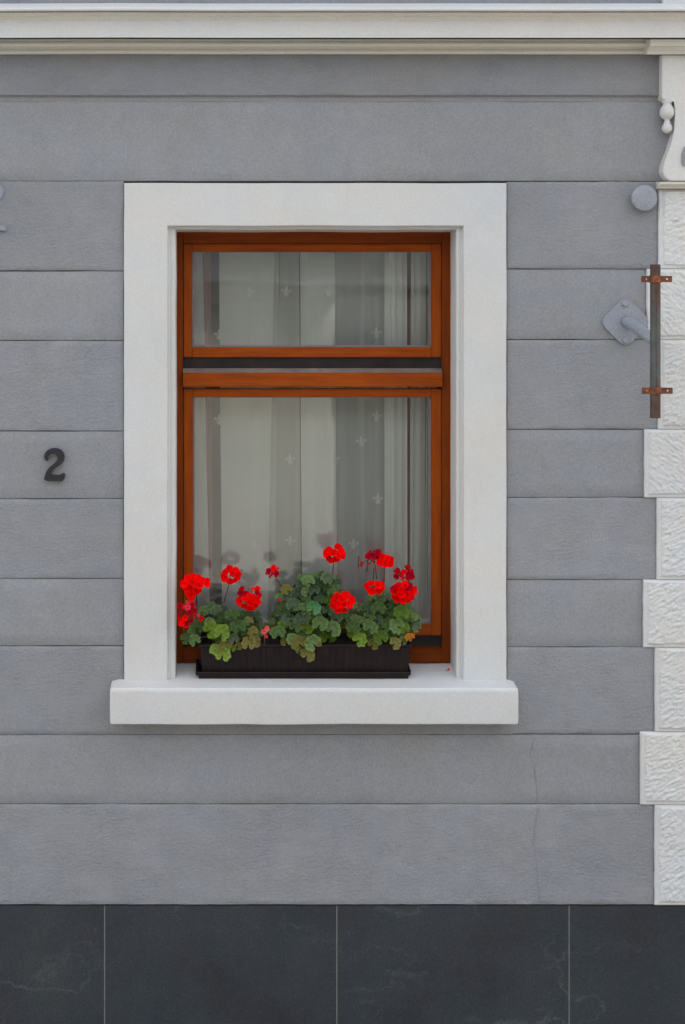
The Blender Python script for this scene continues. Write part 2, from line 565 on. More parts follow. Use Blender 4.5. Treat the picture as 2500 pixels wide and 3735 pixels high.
def stone(name, x0, x1, z0, z1, yf, mat, parent, step=0.04, amp=0.0012, tool=0.0, cham=0.0032, seed=0.0, back=0.05, wob=0.0012):
    """block with rolled arrises and an uneven face"""
    nx = max(2, int((x1 - x0) / step)); nz = max(2, int((z1 - z0) / step))
    xs = [x0, x0 + cham * 0.35, x0 + cham] + [x0 + cham + (x1 - x0 - 2 * cham) * i / nx for i in range(1, nx)] + [x1 - cham, x1 - cham * 0.35, x1]
    zs = [z0, z0 + cham * 0.35, z0 + cham] + [z0 + cham + (z1 - z0 - 2 * cham) * i / nz for i in range(1, nz)] + [z1 - cham, z1 - cham * 0.35, z1]
    nX, nZ = len(xs), len(zs)
    vs_, fs = [], []
    for j, z in enumerate(zs):
        for i, x in enumerate(xs):
            ex = min(i, nX - 1 - i); ez = min(j, nZ - 1 - j)
            e = min(ex, ez)
            dy = (cham, cham * 0.35, 0)[min(e, 2)]
            xx, zz = x, z
            if ez < 3:
                zz += noise.noise((x * 6, seed, z * 3)) * wob * 1.3 + noise.noise((x * 31, seed + 4, z * 3)) * wob * 0.9
            if ex < 3: xx += noise.noise((z * 7, seed + 9, x * 3)) * wob
            y = yf + dy
            if e >= 2:
                y += noise.noise((x * 4, z * 4, seed)) * amp
                if tool: y += noise.fractal((x * 14 + seed, z * 26, seed), 0.8, 2.1, 3) * tool
            vs_.append((xx, y, zz))
    for j in range(nZ - 1):
        for i in range(nX - 1):
            q = j * nX + i
            fs.append((q, q + 1, q + nX + 1, q + nX))
    ring = [i for i in range(nX)] + [j * nX + nX - 1 for j in range(1, nZ)] + [(nZ - 1) * nX + i for i in range(nX - 2, -1, -1)] + [j * nX for j in range(nZ - 2, 0, -1)]
    b0 = len(vs_)
    for q in ring: vs_.append((vs_[q][0], back, vs_[q][2]))
    m = len(ring)
    for k in range(m):
        l = (k + 1) % m
        fs.append((ring[l], ring[k], b0 + k, b0 + l))
    return link(name, mesh(name, vs_, fs), mat, parent, smooth=True)


G = 0.0009   # half joint
QX = {660: 2401, 980: 2359, 1240: 2400, 1568: 2350, 1815: 2395, 2113: 2346, 2358: 2388, 2679: 2335, 2934: 2387}
LEFT = [660, 988, 1243, 1572, 1820, 2110, 2357, 2679]
RIGHT = [662, 981, 1239, 1566, 1815, 2114, 2361, 2678]
QEDGE = [2401, 2359, 2400, 2350, 2395, 2346, 2388]
sw0, sw1 = PX(453), PX(1849)
for i in range(7):
    rough = (i % 2 == 0)
    mt = M_rough if rough else M_smooth
    yf = 0.0 if rough else 0.0035
    kw = dict(step=0.02 if rough else 0.05, tool=0.0022 if rough else 0.0)
    stone("stone", XL, sw0 - G * 1.6, PZ(LEFT[i + 1]) + G, PZ(LEFT[i]) - G, yf, mt, house, seed=i * 3.1, **kw)
    stone("stone", sw1 + G * 1.6, PX(QEDGE[i]) - 0.001, PZ(RIGHT[i + 1]) + G, PZ(RIGHT[i]) - G, yf, mt, house, seed=i * 5.7 + 50, **kw)
stone("stone", XL, PX(2335) - 0.001, PZ(2934) + G, PZ(2679) - G, 0.0035, M_smooth, house, 0.05, seed=90)
stone("stone", XL, PX(2387) - 0.001, PZ(3300), PZ(2934) - G, 0.0, M_rough, house, 0.02, tool=0.0026, seed=95)
stone("stone", XL, PX(2480), PZ(661) + G, PZ(370) - 0.0, 0.004, M_smooth, house, 0.05, seed=97)
stone("stone", XL, PX(2480), PZ(350), PZ(196), -0.012, M_rough, house, 0.03, tool=0.0010, seed=99)
stone('stone', sw0 - 0.02, sw1 + 0.02, PZ(2679) + G, PZ(2600), -0.0012, M_rough, house, 0.02, tool=0.002, seed=123, wob=0)
# weathered offset under the frieze band
bm = bmesh.new()
bm_prism(bm, [(0, 0)] * 0 or [(0, 0), (1, 0), (1, 1)], 0, 1); bm.free()
vs_ = []
for x in (XL, PX(2480)):
    vs_ += [(x, 0.002, PZ(349)), (x, 0.0055, PZ(370)), (x, 0.04, PZ(370)), (x, 0.04, PZ(349))]
link("frieze_drip", mesh("frieze_drip", vs_, [(1, 5, 4, 0), (2, 6, 5, 1), (3, 7, 6, 2), (0, 4, 7, 3), (0, 3, 2, 1), (4, 5, 6, 7)]), M_smooth, house)
# wall to the right of the quoins, outside the frame
for k, (za, zb) in enumerate(((3300, 2934), (2934, 2679), (2679, 2361), (2361, 2114), (2114, 1815), (1815, 1566), (1566, 1239), (1239, 981), (981, 662), (662, 372), (372, 196))):
    stone("stone", PX(2870), XR, PZ(za) + G, PZ(zb) - G, 0.0, M_rough if k % 2 == 0 else M_smooth, house, 0.12, seed=k + 200)
stone("stone", XL, PX(2414), PZ(14, 0.0) - 0.02, ZT, 0.004, M_smooth, house, 0.12, seed=300)
stone("stone", PX(2870), XR, PZ(14, 0.0) - 0.02, ZT, 0.004, M_smooth, house, 0.12, seed=301)
stone("quoin_stone", PX(2414) + 0.001, PX(2870) - 0.001, PZ(14, 0.0) - 0.02, ZT, -0.02, M_white, house, 0.12, seed=302)

# hairline cracks in the paint
M_crack = simple("crack_shadow", (0.175, 0.176, 0.18), 0.9)


def crack(pts, w=0.0009, y=-0.0006):
    vs_, fs = [], []
    dense = []
    for i in range(len(pts) - 1):
        for s in range(7):
            t = s / 7
            dense.append((pts[i][0] * (1 - t) + pts[i + 1][0] * t + random.uniform(-2.2, 2.2), pts[i][1] * (1 - t) + pts[i + 1][1] * t))
    dense.append(pts[-1])
    for k, (a, b) in enumerate(dense):
        p = P(a, b, y)
        ww = w * random.uniform(0.25, 1.0)
        vs_ += [(p.x - ww, y, p.z), (p.x, y - 0.0008, p.z), (p.x + ww, y, p.z)]
        if k:
            q = 3 * k
            fs += [(q - 3, q - 2, q + 1, q), (q - 2, q - 1, q + 2, q + 1)]
    link("crack", mesh("crack", vs_, fs), M_crack, house)


crack([(1951, 2690), (1938, 2740), (1929, 2765)], y=0.002)
crack([(1950, 2785), (1956, 2850), (1962, 2925)], y=0.002)
crack([(1964, 2945), (1950, 3020), (1947, 3095), (1962, 3180), (1968, 3290)], y=-0.003)

# quoins ------------------------------------------------------------
Q = [(690, 981, 2401), (981, 1239, 2359), (1239, 1566, 2400), (1566, 1815, 2350), (1815, 2114, 2395), (2114, 2361, 2346), (2361, 2668, 2388), (2668, 2934, 2335), (2934, 3300, 2387)]
random.seed(11)
for k, (ya, yb, xl) in enumerate(Q):
    x0, x1 = PX(xl), PX(2870 + (2401 - xl))
    z0, z1 = PZ(yb), PZ(ya)
    yb0 = -0.009                     # drafted margin stands a little proud of the grey wall
    step = 0.0034
    nx = int((x1 - x0) / step); nz = int((z1 - z0) / step)
    ang = R((20, -34, 24, -38, 20, 28, 24, 26, 34)[k])
    ca, sa = math.cos(ang), math.sin(ang)
    vs_, fs = [], []
    ml, mb, mt_ = 0.0165, 0.013, 0.005
    for j in range(nz + 1):
        for i in range(nx + 1):
            x = x0 + (x1 - x0) * i / nx; z = z0 + (z1 - z0) * j / nz
            wob = noise.noise((x * 9, z * 9, k * 3.3)) * 0.0035 + noise.noise((x * 60, z * 60, k)) * 0.0022
            d = min(min(x - x0, x1 - x) - ml, z - z0 - mb, z1 - z - mt_) + wob
            t = max(0.0, min(1.0, d / 0.006)); t = t * t * (3 - 2 * t)
            u = x * ca + z * sa; v = -x * sa + z * ca
            f1 = noise.noise((u * 30, v * 84, k * 7.0))
            f2 = noise.noise((u * 80 + 5, v * 130, k * 7.0 + 3))
            f3 = noise.noise((x * 8, z * 8, k + 20.0))
            msk = 0.55 + 0.9 * abs(noise.noise((x * 11, z * 11, k + 40.0)))
            rel = 0.0065 + f1 * 0.0052 * msk + f2 * 0.0040 * msk + f3 * 0.0015
            y = yb0 - t * rel
            e = min(i, nx - i, j, nz - j)
            if e == 0: y += 0.005
            xx = x + (noise.noise((z * 20, k, 1.0)) * 0.0016 if i in (0, nx) else 0)
            vs_.append((xx, y, z))
    nX = nx + 1; nZ = nz + 1
    for j in range(nz):
        for i in range(nx):
            q = j * nX + i
            fs.append((q, q + 1, q + nX + 1, q + nX))
    ring = [i for i in range(nX)] + [j * nX + nX - 1 for j in range(1, nZ)] + [(nZ - 1) * nX + i for i in range(nX - 2, -1, -1)] + [j * nX for j in range(nZ - 2, 0, -1)]
    b0 = len(vs_)
    for q in ring: vs_.append((vs_[q][0], 0.05, vs_[q][2]))
    m = len(ring)
    for q in range(m):
        l = (q + 1) % m
        fs.append((ring[l], ring[q], b0 + q, b0 + l))
    link("quoin_stone", mesh("quoin_stone", vs_, fs), M_quoin, house, smooth=True)

# plinth ------------------------------------------------------------
pz1 = PZ(3303, 0.004)
link_x = [382 - 848 * 4 + 848 * i for i in range(0, 12)]
box("plinth_grout", XL, XR, 0.0065, 0.044, 0, pz1 - 0.002, M_grout, house)
for a, b in zip(link_x[:-1], link_x[1:]):
    x0, x1 = max(PX(a) + 0.0022, XL), min(PX(b) - 0.0022, XR)
    if x1 - x0 > 0.05:
        box("plinth_tile", x0, x1, 0.005, 0.03, 0.005, pz1, M_slate, house, 0.0012, 1)


# cornice (profile of (y, picture row) run along the wall) -----------
def moulding(name, prof, x0, x1, mat, ret=None, seg=60):
    pts = [(y, PZ(py, y)) for y, py in prof]
    vs_, fs = [], []
    n = len(pts)
    for i in range(seg + 1):
        x = x0 + (x1 - x0) * i / seg
        w = noise.noise((x * 1.7, 3.0, 1.0)) * 0.0016 + noise.noise((x * 9, 3.0, 1.0)) * 0.0005
        for y, z in pts: vs_.append((x, y, z + w))
    for i in range(seg):
        for k in range(n - 1):
            a = i * n + k
            fs.append((a, a + n, a + n + 1, a + 1))
    fs.append(tuple(range(n - 1, -1, -1))); fs.append(tuple(seg * n + k for k in range(n)))
    bmx = bmesh.new(); me = mesh(name, vs_, fs); bmx.from_mesh(me); me2 = from_bm(name, bmx)
    return link(name, me2, mat, house)


bed = [(0.04, 198), (-0.020, 198.5), (-0.032, 196), (-0.034, 188), (-0.031, 183), (-0.026, 180.5), (-0.026, 176), (-0.044, 174), (-0.058, 168), (-0.064, 160), (-0.060, 154), (-0.052, 150), (-0.050, 143), (0.04, 143)]
bed_old = [(0.04, 198), (-0.012, 198.5), (-0.022, 198), (-0.024, 192), (-0.030, 184), (-0.040, 180), (-0.043, 175), (-0.054, 171), (-0.058, 164), (-0.066, 156), (-0.078, 150), (-0.090, 147.5), (-0.094, 143), (0.04, 143)]
moulding("bed_moulding", bed, XL, PX(2376, -0.05), M_warm_bounce)
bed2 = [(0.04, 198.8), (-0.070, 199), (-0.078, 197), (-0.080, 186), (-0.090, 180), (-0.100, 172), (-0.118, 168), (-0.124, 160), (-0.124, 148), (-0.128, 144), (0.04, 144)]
o = moulding("bed_moulding", [(y, py) for y, py in bed2], PX(2372, -0.12), PX(2905, -0.12), M_warm_bounce, seg=20)
moulding("bed_moulding", bed, PX(2901, -0.05), XR, M_warm_bounce)
fascia = [(0.04, 138), (-0.150, 138), (-0.155, 137), (-0.156, 76), (-0.162, 74.5), (-0.163, 70), (-0.168, 68), (-0.172, 62), (-0.180, 60), (-0.184, 52), (-0.196, 46), (-0.212, 43), (-0.214, 41), (-0.236, 40.5), (-0.243, 38), (-0.245, 33), (-0.240, 29), (-0.13, 21), (0.04, 9)]
fascia = [(0.04, 138), (-0.150, 138.5), (-0.157, 137), (-0.158, 77), (-0.161, 74.5), (-0.162, 70), (-0.166, 67), (-0.168, 61), (-0.173, 59), (-0.176, 52), (-0.180, 47), (-0.181, 45.5), (-0.172, 44.5), (-0.172, 41.5), (-0.206, 40.5), (-0.211, 38), (-0.212, 32), (-0.207, 28), (-0.12, 21), (0.04, 10)]
moulding("cornice", fascia, XL - 0.1, XR + 0.1, [M_white, M_warm_bounce], seg=90)
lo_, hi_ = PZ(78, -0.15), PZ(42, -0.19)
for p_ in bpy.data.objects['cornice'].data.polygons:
    if lo_ < p_.center.z < hi_ and len(p_.vertices) == 4 and p_.center.y > -0.19: p_.material_index = 1  # mouldings under the nose get the bounce-tinted colour

# console bracket at the head of the pilaster --------------------------
yB = -0.05


def to_xz(lst, y):
    out = []
    for a, b in lst:
        p = P(a, b, y)
        out.append((p.x, p.z))
    return out


half = [(2415, 200), (2414, 352), (2418, 362), (2427, 366), (2463, 368), (2464, 400), (2464, 440), (2461, 475), (2452, 515), (2440, 550), (2428, 580), (2420, 605), (2418, 625), (2423, 641), (2434, 654), (2447, 660)]
xc = 2640
full = half + [(2 * xc - a, b) for a, b in reversed(half)]
bm = bmesh.new()
a_, b_, f_ = bm_prism(bm, to_xz(full, yB), yB, 0.0425)
bmesh.ops.bevel(bm, geom=[e for e in f_.edges], offset=0.0035, segments=2, affect='EDGES')
br = link("console_bracket", from_bm("console_bracket", bm), M_white, house)
# sunk panel rim on the console face
bm = bmesh.new()
pan = [(2497, 535), (2488, 560), (2487, 590), (2492, 606), (2788, 606), (2793, 590), (2792, 560), (2783, 535)]
bm_prism(bm, to_xz(pan, yB - 0.006), yB - 0.006, yB + 0.004)
link("raised_panel", from_bm("raised_panel", bm), M_smooth, br)


def drop(cx, parts):
    vsr = []
    for (py, r, y) in parts:
        vsr.append((py, r))
    bmx = bmesh.new()
    y = -0.03
    rings = []
    n = 16
    for py, r in vsr:
        c = P(cx, py, y)
        rings.append([bmx.verts.new((c.x + math.cos(t * 2 * math.pi / n) * r / S, c.y + math.sin(t * 2 * math.pi / n) * r / S, c.z)) for t in range(n)])
    for i in range(len(rings) - 1):
        for k in range(n):
            l = (k + 1) % n
            bmx.faces.new((rings[i][k], rings[i][l], rings[i + 1][l], rings[i + 1][k]))
    bmx.faces.new(rings[0]); bmx.faces.new(rings[-1])
    link("turned_drop", from_bm("turned_drop", bmx), M_white, br, smooth=True)


dp = [(366, 20), (372, 21), (378, 15), (384, 16), (392, 22), (402, 26), (412, 27), (422, 25), (430, 19), (435, 12), (440, 9), (445, 12), (450, 12), (453, 13), (460, 18), (468, 19.5), (476, 18), (483, 12), (487, 4)]
drop(2434, [(a, b, 0) for a, b in dp])
drop(2 * xc - 2434, [(a, b, 0) for a, b in dp])
# moulded necking below the console
neck = [(0.04, 689), (-0.026, 689), (-0.036, 687), (-0.040, 682), (-0.040, 678), (-0.050, 676), (-0.056, 670), (-0.056, 666), (-0.044, 663), (0.04, 663)]
moulding("necking", neck, PX(2404, -0.04), PX(2876, -0.04), M_warm_bounce, seg=12)

# window surround ------------------------------------------------------
front = [(453, 668, 1848, 0.042), (453, 668, 1848, -0.009), (456, 671, 1845, -0.0125), (607, 821, 1696, -0.013), (611, 824, 1692, -0.011), (614, 826, 1689, -0.003),
         (616, 828, 1687, 0.009), (620, 831, 1684, 0.013), (630, 834, 1674, 0.011), (637, 836, 1667, 0.012), (641, 838, 1664, 0.017)]
prof = []
for a, b, c, y in front:
    prof.append((PX(a, y), PZ(b, y), PX(c, y), y))
l = prof[-1]
prof.append((l[0], l[1], l[2], 0.40))
zb = PZ(2420, 0.17) - 0.05
vs_, fs = [], []
NS = 44
for (xa, zt, xb, y) in prof:
    path = [(xa, zb + (zt - zb) * i / NS) for i in range(NS + 1)] + [(xa + (xb - xa) * i / 24, zt) for i in range(1, 25)] + [(xb, zt - (zt - zb) * i / NS) for i in range(1, NS + 1)]
    for (x, z) in path:
        w = noise.noise((x * 4, z * 5, 2.0)) * 0.0016 + noise.noise((x * 16, z * 16, 5.0)) * 0.0008
        vs_.append((x + w, y, z + w))
m = NS * 2 + 25
for k in range(len(prof) - 1):
    for i in range(m - 1):
        a = k * m + i
        fs.append((a, a + m, a + m + 1, a + 1))
bmx = bmesh.new(); bmx.from_mesh(mesh("s", vs_, fs))
so = link("window_surround", from_bm("window_surround", bmx), M_white, house, smooth=False)

# sill -------------------------------------------------------------------
yS = -0.108
sp = [(0.044, PZ(2644, yS)), (yS + 0.006, PZ(2644, yS)), (yS + 0.001, PZ(2641, yS)), (yS, PZ(2634, yS)), (yS, PZ(2524, yS)), (yS + 0.002, PZ(2517, yS)), (yS + 0.009, PZ(2511, yS)),
      (-0.012, PZ(2482, -0.012)), (0.165, PZ(2421, 0.165)), (0.30, PZ(2421, 0.165) + 0.012)]
vs_, fs = [], []
x0, x1 = PX(401, yS), PX(1893, yS)
NX = 60
n = len(sp)
ends = [0.0, 0.0022, 0.006, 0.012]
xs = [x0 + e for e in ends] + [x0 + 0.012 + (x1 - x0 - 0.024) * i / NX for i in range(1, NX)] + [x1 - e for e in reversed(ends)]
zc = (sp[0][1] + sp[7][1]) / 2
for i, x in enumerate(xs):
    e = min(i, len(xs) - 1 - i)
    pull = (0.008, 0.0035, 0.0010, 0.0)[min(e, 3)]
    for k, (y, z) in enumerate(sp):
        w = noise.noise((x * 5, z * 9, 7.0)) * 0.0022 + noise.noise((x * 24, z * 9, 7.0)) * 0.0009
        zz = z + w
        if y < 0.0: zz += pull * (1 if z < zc else -1)
        yy = y + (pull if y < -0.02 else 0) + w * 0.5
        if y > 0.05: x_ = min(max(x, OPL - 0.006), OPR + 0.006)
        else: x_ = x
        vs_.append((x_, yy, zz))
for i in range(len(xs) - 1):
    for k in range(n - 1):
        a = i * n + k
        fs.append((a, a + n, a + n + 1, a + 1))
fs.append(tuple(range(8))); fs.append(tuple((len(xs) - 1) * n + k for k in range(7, -1, -1)))
bmx = bmesh.new(); bmx.from_mesh(mesh("s", vs_, fs))
so = link("window_sill", from_bm("window_sill", bmx), M_white, house, smooth=True)
md = so.modifiers.new("edge", 'EDGE_SPLIT'); md.split_angle = R(14)


def sill_z(y):
    za, zb_ = PZ(2482, -0.012), PZ(2421, 0.165)
    return za + (zb_ - za) * (y + 0.012) / 0.177


# timber window -----------------------------------------------------------
yF, yS2, yG = 0.165, 0.176, 0.203
OV = 0.03


def rails(name, outer, inner, y0, y1, parent, mv, mh, bev=0.0025):
    """four-sided frame: uprights and rails as one mesh with two materials, inner edge chamfered"""
    (ax0, ay0, ax1, ay1), (bx0, by0, bx1, by1) = outer, inner
    bm = bmesh.new()
    def part(x0, x1, z0, z1, mi):
        fs = bm_box(bm, x0, x1, y0, y1, z0, z1)
        before = set(fs)
        es = list({e for f in fs for e in f.edges})
        r = bmesh.ops.bevel(bm, geom=es, offset=bev, segments=2, affect='EDGES')
        for f in bm.faces:
            if f.material_index == 9: pass
        return r
    X0, X1, Z0, Z1 = PX(ax0, y0), PX(ax1, y0), PZ(ay1, y0), PZ(ay0, y0)
    x0, x1, z0, z1 = PX(bx0, y0), PX(bx1, y0), PZ(by1, y0), PZ(by0, y0)
    bms = []
    for k, (a, b, c, d) in enumerate(((X0, x0, Z0, Z1), (x1, X1, Z0, Z1), (x0 + 0.0004, x1 - 0.0004, z1, Z1), (x0 + 0.0004, x1 - 0.0004, Z0, z0))):
        t = bmesh.new()
        bm_box(t, a, b, y0, y1, c, d, bev, 2)
        bmesh.ops.recalc_face_normals(t, faces=t.faces)
        me = bpy.data.meshes.new("t"); t.to_mesh(me); t.free()
        for p in me.polygons: p.material_index = 0 if k < 2 else 1
        bm.from_mesh(me)
    me = bpy.data.meshes.new(name); bm.to_mesh(me); bm.free()
    return link(name, me, [mv, mh], parent)


win = rails("window", (630, 835, 1656, 2419), (668, 888, 1613, 2371), yF, 0.30, house, M_woodDV, M_woodDH)
up = rails("upper_sash", (670, 890, 1611, 1303), (702, 918, 1575, 1266), yS2, 0.235, win, M_woodV, M_woodH)
lo = rails("lower_sash", (670, 1418, 1611, 2318), (705, 1448, 1575, 2279), yS2, 0.235, win, M_woodV, M_woodH)
# transom; the sky's sheen on its sloping top is painted into the colour
bm = bmesh.new()
yT = 0.150
zt0, zt1 = PZ(1411, yT), PZ(1359, yT)
zt2 = PZ(1343, 0.178)
pr = [(yT, zt0 + 0.002), (yT, zt1 - 0.002), (yT + 0.002, zt1), (0.178, zt2), (0.25, zt2), (0.25, zt0), (yT + 0.002, zt0)]
for x in (PX(667, yT) - 0.0, PX(1613, yT)):
    pass
xa, xb = PX(668, yF) + 0.0005, PX(1613, yF) - 0.0005
A = [bm.verts.new((xa, y, z)) for y, z in pr]; B = [bm.verts.new((xb, y, z)) for y, z in pr]
bm.faces.new(A); bm.faces.new(list(reversed(B)))
for i in range(len(pr)):
    j = (i + 1) % len(pr)
    f = bm.faces.new((A[i], B[i], B[j], A[j]))
    f.material_index = 1 if i == 2 else 0
link("transom", from_bm("transom", bm), [M_woodH, M_ledge_sheen], win)
box("weather_strip", PX(669, 0.2), PX(1612, 0.2), 0.188, 0.24, PZ(1345, 0.19), PZ(1300, 0.19), M_dark, win)
box("weather_strip", PX(669, 0.2), PX(1612, 0.2), 0.192, 0.24, PZ(2372, 0.19), PZ(2316, 0.19), M_dark, win)
# bottom rail ledge, brownish slope
vs_ = []
for x in (xa, xb):
    vs_ += [(x, 0.160, PZ(2372, 0.160)), (x, 0.191, PZ(2358, 0.191)), (x, 0.191, PZ(2380, 0.191)), (x, 0.160, PZ(2380, 0.160))]
link("drip_ledge", mesh("drip_ledge", vs_, [(0, 4, 5, 1), (1, 5, 6, 2), (2, 6, 7, 3), (3, 7, 4, 0), (3, 0, 1, 2), (4, 7, 6, 5)]), M_woodDH, win)


def pane(sash, x0, y0, x1, y1):
    X0, X1, Z0, Z1 = PX(x0, yG), PX(x1, yG), PZ(y1, yG), PZ(y0, yG)
    link("pane", mesh("pane", [(X0 - .01, yG, Z0 - .01), (X1 + .01, yG, Z0 - .01), (X1 + .01, yG, Z1 + .01), (X0 - .01, yG, Z1 + .01)], [(0, 1, 2, 3)]), M_glass, sash)
    return X0, X1, Z0, Z1


def gasket(x0, y0, x1, y1):
    g = rails("gasket", (x0 - 6, y0 - 6, x1 + 6, y1 + 6), (x0 + 6, y0 + 2, x1 - 7, y1 - 7), 0.196, 0.2015, win, M_gasket, M_gasket, 0.0008)


# panes are sub-parts of the window
pane(win, 702, 918, 1575, 1266); pane(win, 705, 1448, 1575, 2279)
gasket(702, 918, 1575, 1266); gasket(705, 1448, 1575, 2279)
# inner double-glazing spacer on the right, seen through the glass
box("spacer_bar", PX(1559, 0.222), PX(1563, 0.222), 0.218, 0.226, PZ(2270, 0.22), PZ(1455, 0.22), M_gasket, win)
box("spacer_bar", PX(1559, 0.222), PX(1563, 0.222), 0.218, 0.226, PZ(1262, 0.22), PZ(925, 0.22), M_gasket, win)

# room behind --------------------------------------------------------------
rz0 = 0.45
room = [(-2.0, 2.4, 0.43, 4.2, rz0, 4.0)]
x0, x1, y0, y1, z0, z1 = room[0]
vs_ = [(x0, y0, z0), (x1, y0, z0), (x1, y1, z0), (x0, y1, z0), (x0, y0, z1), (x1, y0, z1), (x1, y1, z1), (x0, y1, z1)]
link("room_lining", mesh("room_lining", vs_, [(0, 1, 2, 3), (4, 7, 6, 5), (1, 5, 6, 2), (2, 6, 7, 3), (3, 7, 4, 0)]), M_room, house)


# curtains ------------------------------------------------------------------
def cloth(name, xa, xb, mat, y, parent, amp=0.008, waves=3.0, slant=0.0, seed=0.0, top=800, bot=2400, slant2=None):
    """hanging strip from picture column xa to xb, folded with the given wave count"""
    if slant2 is None: slant2 = slant
    nx = max(10, int((xb - xa) / 5)); nz = 24
    vs_, fs = [], []
    for j in range(nz + 1):
        t = j / nz
        py = top + (bot - top) * t
        a = xa + slant * t; b = xb + slant2 * t
        for i in range(nx + 1):
            u = i / nx
            px = a + (b - a) * u
            ph = u * waves * 2 * math.pi + seed + 1.5 * noise.noise((u * 1.6 + seed, t * 1.5, seed))
            yy = y + amp * (math.sin(ph) + 0.35 * math.sin(2.3 * ph + 1)) * (0.75 + 0.35 * t)
            p = P(px + 2.0 * noise.noise((u * 3, t * 3, seed + 4)), py, y)
            vs_.append((p.x, yy, p.z))
    for j in range(nz):
        for i in range(nx):
            q = j * (nx + 1) + i
            fs.append((q, q + nx + 1, q + nx + 2, q + 1))
    return link(name, mesh(name, vs_, fs), mat, parent, smooth=True)


cz_ = PZ(800, 0.36)
sheer = empty("sheer_curtain", (PX(1300, 0.34), 0.34, cz_), "thin sheer curtain woven with small fleur-de-lis, hanging right behind the glass", "curtain")
cloth("sheer_panel", 690, 1420, M_sheer, 0.335, sheer, 0.003, 4.0, seed=1.0)
net = empty("net_curtain", (PX(1000, 0.38), 0.38, cz_), "dense pale net curtain in folds filling the left and middle of the window", "curtain", "net curtains behind the window")
cloth("net_fold", 798, 1006, M_net, 0.385, net, 0.006, 0.9, 14, 0.4, slant2=-30)
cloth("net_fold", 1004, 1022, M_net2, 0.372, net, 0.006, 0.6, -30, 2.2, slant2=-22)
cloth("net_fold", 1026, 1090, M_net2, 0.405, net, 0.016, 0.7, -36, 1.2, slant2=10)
cloth("net_fold", 1095, 1222, M_net, 0.38, net, 0.010, 1.0, 8, 2.9, slant2=8)
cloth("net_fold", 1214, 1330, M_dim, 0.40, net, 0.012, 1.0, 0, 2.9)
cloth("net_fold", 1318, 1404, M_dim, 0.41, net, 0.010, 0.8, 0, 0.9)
netr = empty("net_curtain", (PX(1480, 0.38), 0.38, cz_), "narrow bunched pale net curtain along the right edge of the window", "curtain", "net curtains behind the window")
cloth("net_fold", 1403, 1440, M_net, 0.36, netr, 0.006, 0.6, 0, 0.6)
cloth("net_fold", 1436, 1484, M_net, 0.375, netr, 0.006, 1.4, 4, 0.2)
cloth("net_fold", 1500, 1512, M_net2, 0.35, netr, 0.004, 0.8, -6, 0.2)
cloth("net_fold", 1503, 1556, M_net, 0.37, netr, 0.005, 1.1, -5, 1.2)
cloth("net_fold", 1562, 1610, M_net, 0.38, netr, 0.005, 1.1, -14, 1.2)
netl = empty("net_curtain", (PX(715, 0.36), 0.36, cz_), "slim pale net curtain edge at the left side of the window", "curtain", "net curtains behind the window")
cloth("net_fold", 670, 736, M_net, 0.355, netl, 0.005, 1.2, 0, 0.6, slant2=34)
dl = empty("side_drape", (PX(760, 0.42), 0.42, cz_), "dusky pink-brown drape hanging behind the left net curtain", "curtain", "side drapes behind the nets")
cloth("drape_panel", 680, 768, M_drape, 0.425, dl, 0.010, 2.4, 0, 0.6, slant2=12)
dr = empty("side_drape", (PX(1500, 0.42), 0.42, cz_), "dusky pink-brown drape showing between the right net folds", "curtain", "side drapes behind the nets")
cloth("drape_panel", 1455, 1620, M_drape, 0.425, dr, 0.010, 3.2, 0, 1.6)


def fleur_mesh():
    bm = bmesh.new()
    s = 0.024
    def poly(pts, y):
        bm.faces.new([bm.verts.new((x * s, y, z * s)) for x, z in pts])
    poly([(0, 1.1), (.24, .62), (.26, .3), (.12, -.12), (-.12, -.12), (-.26, .3), (-.24, .62)], 0)
    for sg in (1, -1):
        poly([(sg * .16, -.15), (sg * .34, .12), (sg * .50, .36), (sg * .78, .40), (sg * .95, .18), (sg * .90, -.08), (sg * .74, -.16), (sg * .74, .04), (sg * .64, .14), (sg * .52, .04), (sg * .36, -.22)], -0.0004 * (1 + sg * .3))
        poly([(sg * .04, -.36), (sg * .28, -.40), (sg * .46, -.62), (sg * .30, -.78), (sg * .22, -.60), (sg * .06, -.55)], -0.0005)
    poly([(-.42, -.20), (.42, -.20), (.42, -.34), (-.42, -.34)], -0.0009)
    poly([(-.12, -.36), (.12, -.36), (.14, -.8), (0, -1.05), (-.14, -.8)], -0.0002)
    return from_bm("fleur_motif", bm, False)


fm = fleur_mesh(); fm.materials.append(M_motif)
for px, py in ((911, 1065), (1045, 1063), (1200, 1061), (1374, 1215), (800, 1221), (926, 1676), (1059, 1676), (1222, 1673), (1375, 1518), (1379, 1820), (1137, 1834), (1059, 1974), (930, 1988), (1319, 1610), (726, 1669), (1123, 1525), (1290, 1985), (800, 1530)):
    p = P(px, py, 0.326)
    o = bpy.data.objects.new("fleur_motif", fm); COL.objects.link(o)
    o.matrix_world = Matrix.Translation(p) @ Matrix.Rotation(R(random.uniform(-5, 5)), 4, 'Y') @ Matrix.Rotation(R(random.uniform(-25, 25)), 4, 'Z')
    attach(o, sheer)

